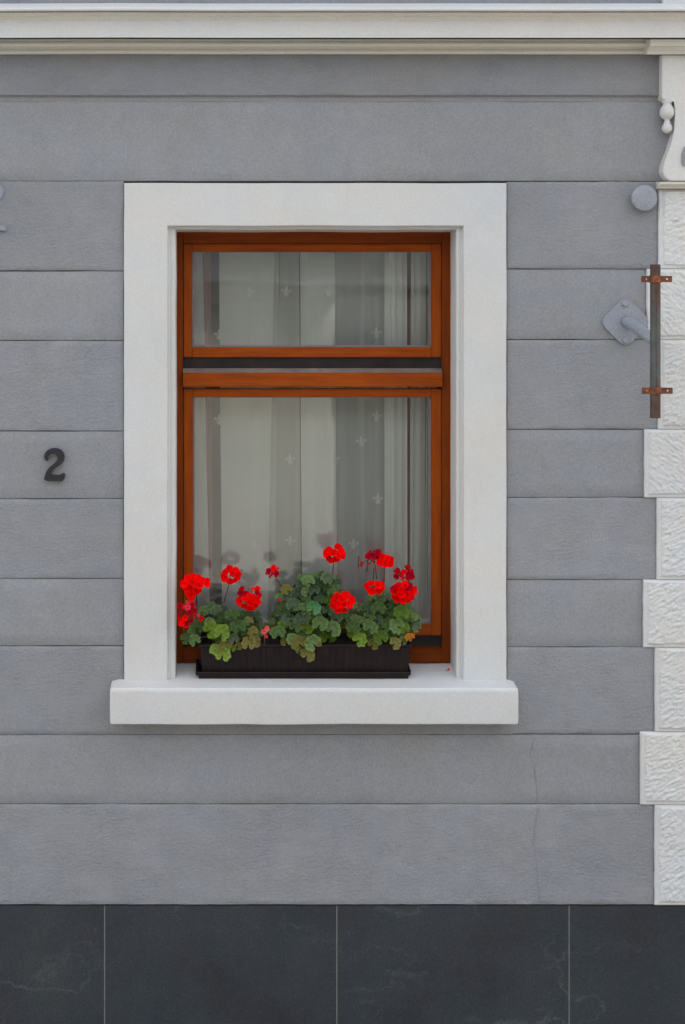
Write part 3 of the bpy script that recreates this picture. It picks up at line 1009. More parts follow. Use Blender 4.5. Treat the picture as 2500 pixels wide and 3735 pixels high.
# ------------------------------------------------------------------ house number
raw = [(440, 770), (405, 660), (415, 560), (480, 460), (580, 390), (700, 350), (830, 345), (950, 380), (1050, 450), (1110, 550), (1125, 660), (1105, 780), (1050, 880), (960, 960), (850, 1030), (760, 1100), (690, 1170), (650, 1230), (655, 1280), (740, 1305), (900, 1310), (1010, 1295), (1055, 1245), (1120, 1240), (1140, 1300), (1125, 1410), (1070, 1500), (980, 1535), (750, 1525), (560, 1525), (440, 1490), (400, 1440), (430, 1330), (470, 1200), (550, 1080), (650, 980), (760, 890), (850, 800), (890, 720), (890, 640), (840, 580), (750, 550), (650, 560), (570, 610), (545, 680), (555, 740), (520, 790), (480, 795)]
pts = [P(120 + a / 9.8, 1600 + b / 9.8, -0.022) for a, b in raw]
pts = smooth_loop([(p.x, p.z) for p in pts], 3)
bm = bmesh.new()
a_, b_, f_ = bm_prism(bm, [(p[0], p[1]) for p in pts], -0.018, -0.006)
bmesh.ops.bevel(bm, geom=list(f_.edges), offset=0.0022, segments=2, affect='EDGES')
num = link("house_number", from_bm("house_number", bm), M_number)
tag(num, "dark metal numeral 2 fixed to the grey wall left of the window", "house number")

# ------------------------------------------------------------------ round cap
yC = -0.032
bm = bmesh.new()
c = P(2352, 722, yC)
rr = 47 / S * (D + yC) / D
n = 48
prf = [(rr * 0.96, 0.02), (rr * 0.96, yC * 0.5), (rr * 0.965, yC + 0.008), (rr, yC + 0.007), (rr, yC + 0.003), (rr * 0.985, yC + 0.0008), (rr * 0.96, yC), (rr * 0.5, yC - 0.001), (rr * 0.02, yC - 0.0012)]
rings = [[bm.verts.new((c.x + math.cos(t * 2 * math.pi / n) * r, y, c.z + math.sin(t * 2 * math.pi / n) * r)) for t in range(n)] for r, y in prf]
for i in range(len(rings) - 1):
    for k in range(n):
        l = (k + 1) % n
        bm.faces.new((rings[i][k], rings[i][l], rings[i + 1][l], rings[i + 1][k]))
bm.faces.new(rings[-1]); bm.faces.new(rings[0])
cap = link("vent_cap", from_bm("vent_cap", bm), M_greymetal, smooth=True)
cap.modifiers.new("e", 'EDGE_SPLIT').split_angle = R(40)
tag(cap, "round grey painted cap on the wall beside the top of the white quoins", "vent cap")


# ------------------------------------------------------------------ flag bracket
def rdiamond(cx, cy, h, y, r=24):
    """rounded diamond outline"""
    pts = []
    for (dx, dy) in ((0, 1), (1, 0), (0, -1), (-1, 0)):
        vx, vy = cx + dx * h, cy + dy * h
        nx1 = ((-1 if dx == 0 else -dx) , 0)
        # entering and leaving points along the two edges
        if dx == 0: e1, e2 = (-1, -dy), (1, -dy)
        else: e1, e2 = (-dx, dy_ if False else 1), (-dx, -1)
        if (dx, dy) == (0, -1): e1, e2 = (1, 1), (-1, 1)
        if (dx, dy) == (1, 0): e1, e2 = (-1, 1), (-1, -1)
        if (dx, dy) == (-1, 0): e1, e2 = (1, -1), (1, 1)
        p1 = Vector((vx + e1[0] * r, vy + e1[1] * r)); p2 = Vector((vx + e2[0] * r, vy + e2[1] * r)); v = Vector((vx, vy))
        for s in range(6):
            t = s / 5
            q = p1 * (1 - t) ** 2 + v * 2 * t * (1 - t) + p2 * t * t
            pts.append((q.x, q.y))
    return to_xz(pts, y)


def hexbolt(cx, cy, y, name, parent, r=11):
    c = P(cx, cy, y)
    bm = bmesh.new()
    pr = [(c.x + math.cos(k * math.pi / 3 + .3) * r / S, c.z + math.sin(k * math.pi / 3 + .3) * r / S) for k in range(6)]
    a_, b_, f_ = bm_prism(bm, pr, y, 0.0)
    bmesh.ops.bevel(bm, geom=list(f_.edges), offset=0.0015, segments=1, affect='EDGES')
    link(name, from_bm(name, bm), M_greymetal, parent)


fb = empty("flag_bracket", P(2283, 1175, 0), "flagpole bracket with a grey diamond plate and angled arm holding a rusty upright pipe", "flag bracket")
bm = bmesh.new()
a_, b_, f_ = bm_prism(bm, rdiamond(2283, 1174, 96, -0.010), -0.010, 0.002)
bmesh.ops.bevel(bm, geom=list(f_.edges), offset=0.002, segments=2, affect='EDGES')
link("wall_plate", from_bm("wall_plate", bm), M_greymetal, fb)
hexbolt(2283, 1108, -0.019, "bolt", fb); hexbolt(2284, 1241, -0.019, "bolt", fb, 12)
yP = -0.30
bm = bmesh.new()
a0 = P(2283, 1172, -0.008); a1 = P(2300, 1178, -0.045); a2 = P(2390, 1243, yP + 0.012)
pts = [a0, a0.lerp(a1, .5) + Vector((-0.002, 0, .001)), a1, a1.lerp(a2, .2), a1.lerp(a2, .6), a2]
bm_tube(bm, pts, [0.021, 0.0215, 0.022, 0.022, 0.022, 0.022], 20)
link("arm", from_bm("arm", bm), M_greymetal, fb, smooth=True)
pr_ = 18.5 / S * (D + yP) / D
pc = P(2391, 0, yP).x
bm = bmesh.new()
zt, zb2 = PZ(965, yP), PZ(1525, yP)
n = 24
ro, ri = pr_, pr_ * 0.84
rings = []
for r, z in ((ri, zb2 + 0.03), (ri, zb2), (ro, zb2), (ro, zt), (ri, zt), (ri, zt - 0.03)):
    rings.append([bm.verts.new((pc + math.cos(t * 2 * math.pi / n) * r, yP + math.sin(t * 2 * math.pi / n) * r, z)) for t in range(n)])
for i in range(5):
    for k in range(n):
        l = (k + 1) % n
        bm.faces.new((rings[i][k], rings[i][l], rings[i + 1][l], rings[i + 1][k]))
bm.faces.new(rings[0]); bm.faces.new(rings[-1])
po = link("pipe", from_bm("pipe", bm), M_pipe, fb, smooth=True)
po.modifiers.new("e", 'EDGE_SPLIT').split_angle = R(40)
# rusty weld seam
bm = bmesh.new()
sp_ = []
for i in range(24):
    t = i / 23
    sp_.append(Vector((pc - 0.002 + math.sin(t * 9) * 0.0007, yP - pr_ + 0.0008, PZ(1042, yP) * (1 - t) + PZ(1410, yP) * t)))
bm_tube(bm, sp_, [0.0019 * (0.6 + 0.5 * abs(noise.noise((i * .7, 0, 0))) * 2) for i in range(24)], 6)
link("weld_seam", from_bm("weld_seam", bm), M_seam, po)
# clamps: flat ears with holes and a saddle over the pipe
for cy, dx in ((1018, 0), (1425, 2)):
    bm = bmesh.new()
    zc2 = PZ(cy, yP); hh = 11.5 / S * 0.95; w2 = 56 / S * 0.95; t2 = 0.004
    cx2 = pc + (dx + 4) / S
    hr = 0.0038
    yy0, yy1 = yP - 0.004, yP - 0.004 + t2
    for sg in (1, -1):
        # plate with a round hole, built as a ring of quads
        ex0, ex1 = (pr_ * 0.9), w2
        hc = cx2 + sg * (w2 - 0.019)
        xa_, xb_ = sorted((cx2 + sg * ex0, cx2 + sg * ex1))
        N = 16
        outer, inner = [], []
        for k in range(N):
            t = (k + 0.0) * 2 * math.pi / N + math.pi / 4
            cxs, sns = math.cos(t), math.sin(t)
            inner.append((hc + cxs * hr, zc2 + sns * hr))
            kx = (xb_ - hc) / cxs if cxs > 1e-6 else ((xa_ - hc) / cxs if cxs < -1e-6 else 1e9)
            kz = hh / abs(sns) if abs(sns) > 1e-6 else 1e9
            k_ = min(kx, kz)
            outer.append((hc + cxs * k_, zc2 + sns * k_))
        # exact corners
        for cxn, czn in ((xa_, zc2 - hh), (xa_, zc2 + hh), (xb_, zc2 - hh), (xb_, zc2 + hh)):
            bi = min(range(N), key=lambda q: (outer[q][0] - cxn) ** 2 + (outer[q][1] - czn) ** 2)
            outer[bi] = (cxn, czn)
        vf = [[bm.verts.new((x, y, z)) for x, z in lst] for lst, y in ((outer, yy0), (inner, yy0), (inner, yy1), (outer, yy1))]
        for k in range(N):
            l = (k + 1) % N
            for q in range(4):
                r = (q + 1) % 4
                bm.faces.new((vf[q][k], vf[q][l], vf[r][l], vf[r][k]))
    # saddle
    arc = []
    for k in range(13):
        t = math.pi + math.pi * k / 12
        arc.append(t)
    r1, r2 = pr_ + 0.0005, pr_ + 0.005
    h2 = hh * 1.12
    rows = []
    for t in arc:
        cs_, sn_ = math.cos(t), math.sin(t)
        rows.append([bm.verts.new((pc + cs_ * r, yP + sn_ * r, z)) for r, z in ((r1, zc2 - h2), (r2, zc2 - h2), (r2, zc2 + h2), (r1, zc2 + h2))])
    for k in range(12):
        for q in range(4):
            r = (q + 1) % 4
            bm.faces.new((rows[k][q], rows[k][r], rows[k + 1][r], rows[k + 1][q]))
    bm.faces.new(rows[0]); bm.faces.new(list(reversed(rows[-1])))
    link("pipe_clamp", from_bm("pipe_clamp", bm), M_rust, fb)

# the twin bracket, just leaving the picture on the left
fb2 = empty("wall_bracket", P(-66, 690, 0), "grey painted wall bracket plate cut off by the left edge of the photo", "wall bracket")
bm = bmesh.new()
a_, b_, f_ = bm_prism(bm, rdiamond(-64, 700, 90, -0.006), -0.006, 0.002)
bmesh.ops.bevel(bm, geom=list(f_.edges), offset=0.002, segments=2, affect='EDGES')
link("wall_plate", from_bm("wall_plate", bm), M_greymetal, fb2)
box("support_bar", PX(-150), PX(24, -0.014), -0.014, 0.0, PZ(842, -0.014), PZ(822, -0.014), M_greymetal, fb2, 0.003)
hexbolt(-62, 606, -0.019, "bolt", fb2)
bm = bmesh.new()
bm_tube(bm, [P(-62, 680, -0.005), P(-90, 690, -0.06), P(-180, 740, -0.28)], 0.022, 18)
link("arm", from_bm("arm", bm), M_greymetal, fb2, smooth=True)

# ------------------------------------------------------------------ flower box on the sill
fbx = empty("flower_box", (PX(1110, 0.07), 0.07, sill_z(0.07)), "long dark brown plastic flower box with its tray standing on the white window sill", "flower box")
TILT = math.atan2(sill_z(0.0) - sill_z(0.14), 0.14)


def Tl(x, yy, zz):
    """box-local depth yy (from front foot) and height zz to the tilted place on the sill"""
    y0_, z0_ = 0.0, sill_z(0.0) + 0.0015
    return (x, y0_ + yy * math.cos(TILT) - zz * math.sin(-TILT) * -1 * -1 if False else y0_ + yy * math.cos(TILT) + zz * math.sin(TILT) * 0.35,
            z0_ - yy * math.sin(TILT) + zz * math.cos(TILT))


def bm_frustum(bm, xa0, xa1, ya0, ya1, za, xb0, xb1, yb0_, yb1_, zb_, cap_bottom=True, cap_top=False, flip=False):
    A = [bm.verts.new(Tl(*c)) for c in ((xa0, ya0, za), (xa1, ya0, za), (xa1, ya1, za), (xa0, ya1, za))]
    B = [bm.verts.new(Tl(*c)) for c in ((xb0, yb0_, zb_), (xb1, yb0_, zb_), (xb1, yb1_, zb_), (xb0, yb1_, zb_))]
    for i in range(4):
        j = (i + 1) % 4
        bm.faces.new((A[i], A[j], B[j], B[i]))
    if cap_bottom: bm.faces.new(list(reversed(A)))
    if cap_top: bm.faces.new(B)
    return A, B


tx0, tx1 = PX(712), PX(1503)
bm = bmesh.new()
g = 0.003
A, B = bm_frustum(bm, tx0 + .006, tx1 - .006, 0.004, 0.142, 0.0, tx0, tx1, -0.002, 0.148, 0.026)
C_, D_ = bm_frustum(bm, tx0 + .009, tx1 - .009, 0.007, 0.139, 0.004, tx0 + g, tx1 - g, 0.001, 0.145, 0.026)
for i in range(4):
    j = (i + 1) % 4
    bm.faces.new((B[i], B[j], D_[j], D_[i]))
bmesh.ops.bevel(bm, geom=[e for e in bm.edges if abs((e.verts[0].co - e.verts[1].co).x) < 0.02 and abs((e.verts[0].co - e.verts[1].co).z) > 0.015], offset=0.010, segments=4, affect='EDGES')
link("tray", from_bm("tray", bm), M_plastic, fbx)
bm = bmesh.new()
bx0, bx1 = PX(740), PX(1489); ux0, ux1 = PX(731), PX(1498)
HB = PZ(2350, 0.0) - sill_z(0.0)
A, B = bm_frustum(bm, bx0, bx1, 0.020, 0.128, 0.006, ux0, ux1, 0.008, 0.140, HB - 0.010)
C_, D_ = bm_frustum(bm, bx0 + .004, bx1 - .004, 0.024, 0.124, 0.010, ux0 + .003, ux1 - .003, 0.011, 0.137, HB - 0.010)
# rolled rim
ring = [(0.0, -0.010), (-0.006, -0.010), (-0.008, -0.006), (-0.007, 0.0), (0.000, 0.001), (0.0035, -0.001), (0.0035, -0.010)]
loops = []
for off, dz in ring:
    loops.append([bm.verts.new(Tl(*c)) for c in ((ux0 + off, 0.008 + off, HB + dz), (ux1 - off, 0.008 + off, HB + dz), (ux1 - off, 0.140 - off, HB + dz), (ux0 + off, 0.140 - off, HB + dz))])
for k in range(len(loops) - 1):
    for i in range(4):
        j = (i + 1) % 4
        bm.faces.new((loops[k][i], loops[k][j], loops[k + 1][j], loops[k + 1][i]))
link("trough", from_bm("trough", bm), M_plastic, fbx)
# moulded ribs on the front of the trough
for i in range(15):
    t = (i + 0.5) / 15
    xb_ = bx0 + (bx1 - bx0) * t; xt_ = ux0 + (ux1 - ux0) * t
    bm = bmesh.new()
    w = 0.012
    q = [Tl(xb_ - w, 0.0195, 0.012), Tl(xb_ + w, 0.0195, 0.012), Tl(xt_ + w, 0.0085, HB - 0.014), Tl(xt_ - w, 0.0085, HB - 0.014)]
    q2 = [(q[0][0] + .003, q[0][1] - .003, q[0][2]), (q[1][0] - .003, q[1][1] - .003, q[1][2]), (q[2][0] - .003, q[2][1] - .003, q[2][2]), (q[3][0] + .003, q[3][1] - .003, q[3][2])]
    V = [bm.verts.new(c) for c in q + q2]
    bm.faces.new(V[4:])
    for k in range(4):
        l = (k + 1) % 4
        bm.faces.new((V[k], V[l], V[4 + l], V[4 + k]))
    link("rib", from_bm("rib", bm), M_plastic, fbx)
# soil
vs_, fs = [], []
NXs, NYs = 70, 12
for j in range(NYs + 1):
    for i in range(NXs + 1):
        x = ux0 + 0.004 + (ux1 - ux0 - 0.008) * i / NXs
        yy = 0.0125 + 0.123 * j / NYs
        vs_.append(Tl(x, yy, HB - 0.022 + noise.noise((x * 30, yy * 30, 0)) * 0.006))
for j in range(NYs):
    for i in range(NXs):
        q = j * (NXs + 1) + i
        fs.append((q, q + 1, q + NXs + 2, q + NXs + 1))
link("soil", mesh("soil", vs_, fs), M_soil, fbx, smooth=True)
SOILZ = Tl(0, 0.07, HB - 0.022)[2]


# ------------------------------------------------------------------ geraniums
def leaf_mesh(seed):
    rnd = random.Random(seed)
    NA, NR = 35, 4
    lob = 7
    ph = rnd.uniform(-.2, .2)
    vs_ = [(0, 0, 0)]; uv = [(0, 0.5)]
    cup = rnd.uniform(0.05, 0.30); ruff = rnd.uniform(0.08, 0.17)
    sag = rnd.uniform(-0.15, 0.3)
    amp = [rnd.uniform(0.9, 1.08) for _ in range(lob + 1)]
    for r in range(1, NR + 1):
        f = r / NR
        for k in range(NA):
            t = k / (NA - 1)                     # 0..1 round from the notch
            th = -math.pi / 2 + R(14) + t * (2 * math.pi - R(28)) + ph * 0
            sc1 = abs(math.sin(t * lob * math.pi)) ** 0.45
            fine = 0.022 * math.sin(t * lob * 3 * 2 * math.pi)
            rad = (0.78 + 0.24 * sc1 + fine) * amp[int(t * lob) if t < 1 else lob - 1]
            end = min(t, 1 - t)
            rad *= 0.82 + 0.18 * min(1, end / 0.12)
            rr_ = rad * f
            z = cup * f * f + ruff * f * f * math.cos(t * lob * 2 * math.pi) - 0.0 + 0.06 * f * f * math.sin(th * 2 + ph * 9)
            z -= sag * (f ** 3) * max(0, math.sin(th)) * 0.6
            vs_.append((rr_ * math.cos(th), rr_ * math.sin(th), z))
            uv.append((f, t))
    fs = []
    for k in range(NA - 1): fs.append((0, 1 + k, 2 + k))
    for r in range(NR - 1):
        for k in range(NA - 1):
            a = 1 + r * NA + k
            fs.append((a, a + NA, a + NA + 1, a + 1))
    me = mesh("leaf", vs_, fs)
    ul = me.uv_layers.new(name="UVMap")
    for lp in me.loops: ul.data[lp.index].uv = uv[lp.vertex_index]
    for p in me.polygons: p.use_smooth = True
    me.materials.append(None)
    return me


LEAVES = [leaf_mesh(i) for i in range(8)]


def floret_mesh(seed, npet=5, spread=1.0):
    rnd = random.Random(seed + 100)
    vs_, fs, uv = [], [], []
    for p in range(npet):
        a = p * 2 * math.pi / npet + rnd.uniform(-.2, .2)
        ln = rnd.uniform(0.85, 1.1); wd = rnd.uniform(0.52, 0.68)
        up_ = rnd.uniform(0.05, 0.55); cu = rnd.uniform(-0.25, 0.2)
        b0 = len(vs_)
        rows = [(0.0, 0.08), (0.3, 0.5), (0.6, 0.95), (0.85, 0.9), (1.0, 0.48)]
        for s, w in rows:
            for q in (-1, -0.5, 0, 0.5, 1):
                x = s * ln * (1 - 0.05 * q * q) ; yv = q * w * wd
                z = up_ * s - cu * s * s + 0.10 * q * q * w + p * 0.015 + rnd.uniform(-.04, .04) * s
                vs_.append((x * math.cos(a) - yv * math.sin(a), x * math.sin(a) + yv * math.cos(a), z))
                uv.append((s, 0.5 + q * .5))
        for r in range(4):
            for q in range(4):
                i = b0 + r * 5 + q
                fs.append((i, i + 1, i + 6, i + 5))
    me = mesh("floret", vs_, fs)
    ul = me.uv_layers.new(name="UVMap")
    for lp in me.loops: ul.data[lp.index].uv = uv[lp.vertex_index]
    for p in me.polygons: p.use_smooth = True
    me.materials.append(None)
    return me


FLOR = [floret_mesh(i) for i in range(5)]
SPENT = [floret_mesh(20 + i, 3) for i in range(3)]
BUD = floret_mesh(40, 2)


def inst(name, me, loc, zdir, spin, scale, mat, parent, squash=1.0, ydir=None):
    z = Vector(zdir).normalized()
    q = z.to_track_quat('Z', 'Y')
    m = Matrix.Translation(loc) @ q.to_matrix().to_4x4() @ Matrix.Rotation(spin, 4, 'Z') @ Matrix.Diagonal((scale, scale * squash, scale, 1))
    o = bpy.data.objects.new(name, me)
    COL.objects.link(o)
    o.matrix_world = m
    o.material_slots[0].link = 'OBJECT'
    o.material_slots[0].material = mat
    attach(o, parent)
    return o


def inside(poly, x, y):
    c = False
    j = len(poly) - 1
    for i in range(len(poly)):
        if ((poly[i][1] > y) != (poly[j][1] > y)) and (x < (poly[j][0] - poly[i][0]) * (y - poly[i][1]) / (poly[j][1] - poly[i][1]) + poly[i][0]): c = not c
        j = i
    return c


def edge_dist(poly, x, y):
    best = 1e9
    for i in range(len(poly)):
        a = Vector(poly[i]); b = Vector(poly[(i + 1) % len(poly)]); p = Vector((x, y))
        ab = b - a
        t = max(0, min(1, (p - a).dot(ab) / max(ab.dot(ab), 1e-6)))
        best = min(best, (p - (a + ab * t)).length)
    return best


def c1(pts): return [(600 + a / 1.568, 1900 + b / 1.568) for a, b in pts]


polyL = c1([(80, 690), (105, 655), (150, 620), (140, 580), (190, 560), (188, 470), (245, 465), (330, 458), (375, 480), (420, 505), (470, 505), (525, 510), (570, 540), (580, 590), (560, 640), (555, 735), (500, 745), (440, 745), (395, 740), (380, 790), (330, 812), (290, 780), (275, 730), (280, 700), (235, 665), (215, 640), (190, 700), (165, 725), (150, 690), (120, 705)])
polyM = c1([(575, 640), (590, 550), (640, 500), (630, 435), (670, 385), (735, 375), (745, 330), (790, 293), (850, 300), (900, 283), (960, 288), (1015, 318), (1008, 370), (1050, 410), (1060, 470), (1050, 520), (1060, 560), (1030, 600), (1000, 650), (990, 700), (900, 715), (885, 760), (820, 803), (765, 790), (735, 730), (680, 685), (620, 680)])
polyR = c1([(1035, 610), (1030, 560), (1080, 520), (1090, 465), (1150, 460), (1165, 420), (1215, 400), (1270, 380), (1300, 425), (1400, 460), (1430, 520), (1480, 550), (1470, 600), (1445, 650), (1430, 690), (1370, 700), (1355, 725), (1310, 730), (1280, 705), (1200, 722), (1170, 700), (1080, 715), (1040, 670)])


def geranium(poly, root_px, label, seed, specials, group="geraniums in the flower box"):
    rnd = random.Random(seed)
    base = P(root_px, 2350, 0.07)
    base.z = SOILZ
    plant = empty("geranium", base, label, "geranium", group)
    xs = [p[0] for p in poly]; ys = [p[1] for p in poly]
    cxm = (min(xs) + max(xs)) / 2; cym = (min(ys) + max(ys)) / 2 + 40
    placed = []
    leaves = []

    def add(px, py, y, r, m, face=None):
        p = P(px, py, y)
        if face is None:
            ox = (px - cxm) / (max(xs) - min(xs)) * 2
            oz = -(py - cym) / (max(ys) - min(ys)) * 2
            face = Vector((ox * 0.55 + rnd.uniform(-.35, .35), -0.85, 0.42 + oz * 0.38 + rnd.uniform(-.32, .32)))
        q = Vector(face).normalized()
        # notch (local -Y) points towards the plant base
        inst("leaf", LEAVES[rnd.randrange(8)], p, q, rnd.uniform(-1.0, 1.0), r, m, plant, rnd.uniform(0.88, 1.0))
        leaves.append((p - q * 0.004, q))

    for sp_ in specials:
        px, py, y, r, m = sp_[:5]
        add(px, py, y, r, LEAFM[m], sp_[5] if len(sp_) > 5 else None)
        placed.append((px, py))
    # front layer, then two layers behind that fill the gaps with shaded leaves
    for layer, (sep, ybase, rlo, rhi) in enumerate(((26, -0.005, 0.021, 0.030), (28, 0.03, 0.022, 0.031), (33, 0.07, 0.024, 0.034))):
        if layer: placed = []
        for _ in range(2600):
            px = rnd.uniform(min(xs), max(xs)); py = rnd.uniform(min(ys), max(ys))
            if not inside(poly, px, py): continue
            ed = edge_dist(poly, px, py)
            if ed < (10, 14, 20)[layer]: continue
            if any((px - a) ** 2 + (py - b) ** 2 < sep * sep for a, b in placed): continue
            placed.append((px, py))
            bulge = min(1.0, ed / 90)
            y = ybase + 0.045 - 0.055 * bulge + rnd.uniform(-0.012, 0.012)
            if py > 2330: y = min(y, -0.022 + rnd.uniform(-0.01, 0.006)) if layer == 0 else None
            if y is None: continue
            y = min(y, 0.15)
            low = (py - min(ys)) / (max(ys) - min(ys))
            w = rnd.random()
            if low > 0.62: m = 'b' if w < .35 else ('g' if w < .8 else ('y' if w < .88 else 'd'))
            elif low < 0.3: m = 'd' if w < .55 else 'g'
            else: m = 'g' if w < .6 else ('d' if w < .85 else 'b')
            rad = rnd.uniform(rlo, rhi)
            if ed < 24: rad *= 0.76
            add(px, py, y, rad, LEAFM[m])
    # woody stems and leaf stalks
    bm = bmesh.new()
    nst = 5
    tips = []
    for k in range(nst):
        t = (k + .5) / nst
        ax = min(xs) + (max(xs) - min(xs)) * t
        tip = P(ax * 0.75 + root_px * 0.25, cym - 20, 0.06)
        mid = base.lerp(tip, 0.5) + Vector((0, 0, 0.02))
        b2 = base + Vector(((t - .5) * 0.06, rnd.uniform(-.015, .015), -0.01))
        bm_tube(bm, [b2, mid, tip], [0.0065, 0.005, 0.0035], 7)
        tips += [mid, tip, b2 + Vector((0, 0, 0.03))]
    link("stem", from_bm("stem", bm), M_stem, plant, smooth=True)
    bm = bmesh.new()
    for p, q in leaves:
        t = min(tips, key=lambda c: (c - p).length + (0.03 if c.z > p.z else 0))
        mid = p.lerp(t, 0.5) - Vector((0, 0, 0.008)) + q * -0.01
        bm_tube(bm, [p, mid, t], [0.0012, 0.0014, 0.0016], 4, cap=False)
    o = link("leaf_stalks", from_bm("leaf_stalks", bm), M_stempale, plant, smooth=True)
    o['kind'] = 'stuff'
    return plant


def k1(x, y): return 600 + x / 1.568, 1900 + y / 1.568


def S_(x, y, d, r, m, face=None):
    a, b = k1(x, y)
    return (a, b, d, r, m, face) if face else (a, b, d, r, m)


FD = Vector((0.1, -0.92, 0.25))
gl = geranium(polyL, 850, "red geranium at the left end of the flower box with leaves spilling over the rim", 21,
              [S_(335, 762, -0.035, 0.034, 'b', Vector((-.1, -.95, .15))), S_(290, 735, -0.03, 0.026, 'b'), S_(175, 682, -0.02, 0.028, 'g', Vector((-.2, -.9, .3))), S_(120, 678, -0.005, 0.024, 'g', Vector((-.4, -.8, .4))),
               S_(480, 700, -0.03, 0.030, 'y'), S_(520, 690, -0.02, 0.028, 'y'), S_(270, 625, -0.02, 0.036, 'b'), S_(390, 540, -0.01, 0.032, 'g'), S_(420, 610, -0.03, 0.035, 'g'), S_(330, 640, -0.035, 0.036, 'b'), S_(205, 610, 0.0, 0.028, 'g'), S_(500, 640, -0.01, 0.028, 'y')])
gm = geranium(polyM, 1130, "tallest red geranium in the middle of the flower box with one yellowing leaf hanging down", 22,
              [S_(855, 497, -0.045, 0.030, 't', Vector((0, -.95, .2))), S_(820, 765, -0.04, 0.034, 'y', FD), S_(770, 700, -0.04, 0.034, 'y', Vector((-.2, -.9, .3))), S_(690, 690, -0.012, 0.018, 'y'), S_(650, 640, -0.02, 0.034, 'g'), S_(850, 700, -0.045, 0.036, 'g'), S_(820, 350, 0.0, 0.032, 'g'), S_(940, 330, 0.01, 0.034, 'd'),
               S_(700, 395, 0.02, 0.026, 'y'), S_(740, 480, -0.03, 0.032, 'd'), S_(790, 570, -0.045, 0.036, 'd'), S_(890, 590, -0.045, 0.034, 'g'), S_(960, 620, -0.03, 0.036, 'g')])
gr = geranium(polyR, 1400, "red geranium at the right end of the flower box, orange leaf by the rim", 23,
              [S_(1405, 668, -0.02, 0.024, 'o', Vector((0, -.5, .8))), S_(1195, 705, -0.035, 0.024, 'y'), S_(1320, 700, -0.04, 0.028, 'y', FD), S_(1080, 610, -0.03, 0.032, 'g'), S_(1180, 610, -0.04, 0.032, 'g'), S_(1330, 600, -0.04, 0.036, 'g'), S_(1240, 670, -0.04, 0.034, 'b'), S_(1225, 500, -0.02, 0.034, 'g'), S_(1350, 530, -0.03, 0.036, 'b'), S_(1120, 680, -0.035, 0.034, 'b')])

# dry curled bits and stray petals on the plants
for (x, y, pl) in ((480, 566, gl), (500, 560, gl), (886, 700, gm), (889, 712, gm), (830, 532, gm), (1424, 652, gr)):
    a, b = k1(x, y)
    inst("withered_leaf", SPENT[0], P(a, b, -0.055), (random.uniform(-1, 1), -0.6, random.uniform(-.2, 1)), random.uniform(0, 6), 0.011, L_orange, pl, 0.5)


def flower(plant, cx, cy, w, h, n, mats, y=0.0, stem=None, seed=0, size=0.0185, name="flower_head", pal2=None, spent=0.0, gap=0.60):
    """umbel: florets on short stalks spread over a dome, sizes in crop pixels"""
    rnd = random.Random(seed * 13 + 5)
    px, py = k1(cx, cy)
    w /= 1.568; h /= 1.568
    c = P(px, py, y)
    kk = (D + y) / D / S
    hub = c + Vector((0, 0.022, -h * kk * 0.12))
    bm = bmesh.new()
    fl = []
    tries = 0
    while len(fl) < n and tries < 900:
        tries += 1
        a = rnd.uniform(0, 2 * math.pi); r = math.sqrt(rnd.random())
        u, v = r * math.cos(a), r * math.sin(a)
        rr_ = size / kk
        ex = max(w / 2 - rr_ * 0.72, 2); ez = max(h / 2 - rr_ * 0.72, 2)
        q = Vector((u * ex, v * ez))
        if any((q - f[0]).length < rr_ * gap * (2 if tries < 500 else 1.3) for f in fl): continue
        dep = -0.026 * math.sqrt(max(0, 1 - r * r)) + rnd.uniform(-.004, .004)
        fl.append((q, dep, u, v))
    # stalk of the head and pedicels: the parent part
    if stem:
        a, b = k1(*stem)
        s1 = P(a, b, y + 0.03)
        bm_tube(bm, [hub, hub.lerp(s1, .5) + Vector((0.002, 0, 0)), s1], [0.0019, 0.0020, 0.0022], 6)
    else:
        s1 = hub + Vector((0, 0.03, -0.05))
        bm_tube(bm, [hub, s1], [0.0019, 0.0021], 6)
    locs = []
    for q, dep, u, v in fl:
        p = Vector((c.x + q.x * kk, y + dep, c.z + q.y * kk))
        bm_tube(bm, [hub, hub.lerp(p, .5), p + Vector((0, .003, 0))], 0.0008, 4, cap=False)
        locs.append((p, Vector((u * 0.9, -0.95, v * 0.8 + 0.15))))
    head = link(name, from_bm(name, bm), M_stemred, plant, smooth=True)
    for p, d in locs:
        k = rnd.choice(mats)
        if pal2 and rnd.random() < pal2[1]: k = pal2[0]
        sp_ = rnd.random() < spent
        d = d + Vector((rnd.uniform(-.3, .3), 0, rnd.uniform(-.3, .3)))
        inst("floret", (SPENT if sp_ else FLOR)[rnd.randrange(3)], p, d, rnd.uniform(0, 6.28), size * rnd.uniform(.9, 1.12) * (0.72 if sp_ else 1), FM[k], head, rnd.uniform(.85, 1))
    return head


flower(gl, 168, 356, 172, 112, 11, ['r'], -0.02, (188, 470), 1, spent=.1)
flower(gl, 152, 410, 60, 50, 2, ['r'], -0.02, (188, 480), 31, size=.016)
flower(gl, 128, 522, 118, 165, 14, ['d', 'd', 'p', 'r'], -0.03, (170, 600), 2, size=.0150, spent=.45)
flower(gl, 165, 465, 50, 70, 3, ['r', 'd'], -0.03, (180, 560), 32, size=.014, spent=.3)
flower(gl, 108, 592, 60, 50, 2, ['r'], -0.035, None, 33, size=.014)
flower(gl, 206, 540, 46, 56, 2, ['p', 'r'], -0.03, None, 34, size=.014, spent=.5)
flower(gl, 378, 308, 128, 98, 8, ['r'], 0.0, (340, 470), 3)
flower(gl, 488, 458, 140, 92, 9, ['r'], -0.03, (500, 540), 4)
flower(gl, 452, 405, 66, 62, 3, ['d'], -0.012, (470, 480), 35, size=.016, spent=.4)
flower(gl, 532, 412, 48, 80, 4, ['d', 'r'], -0.012, (500, 500), 36, size=.014, spent=.6)
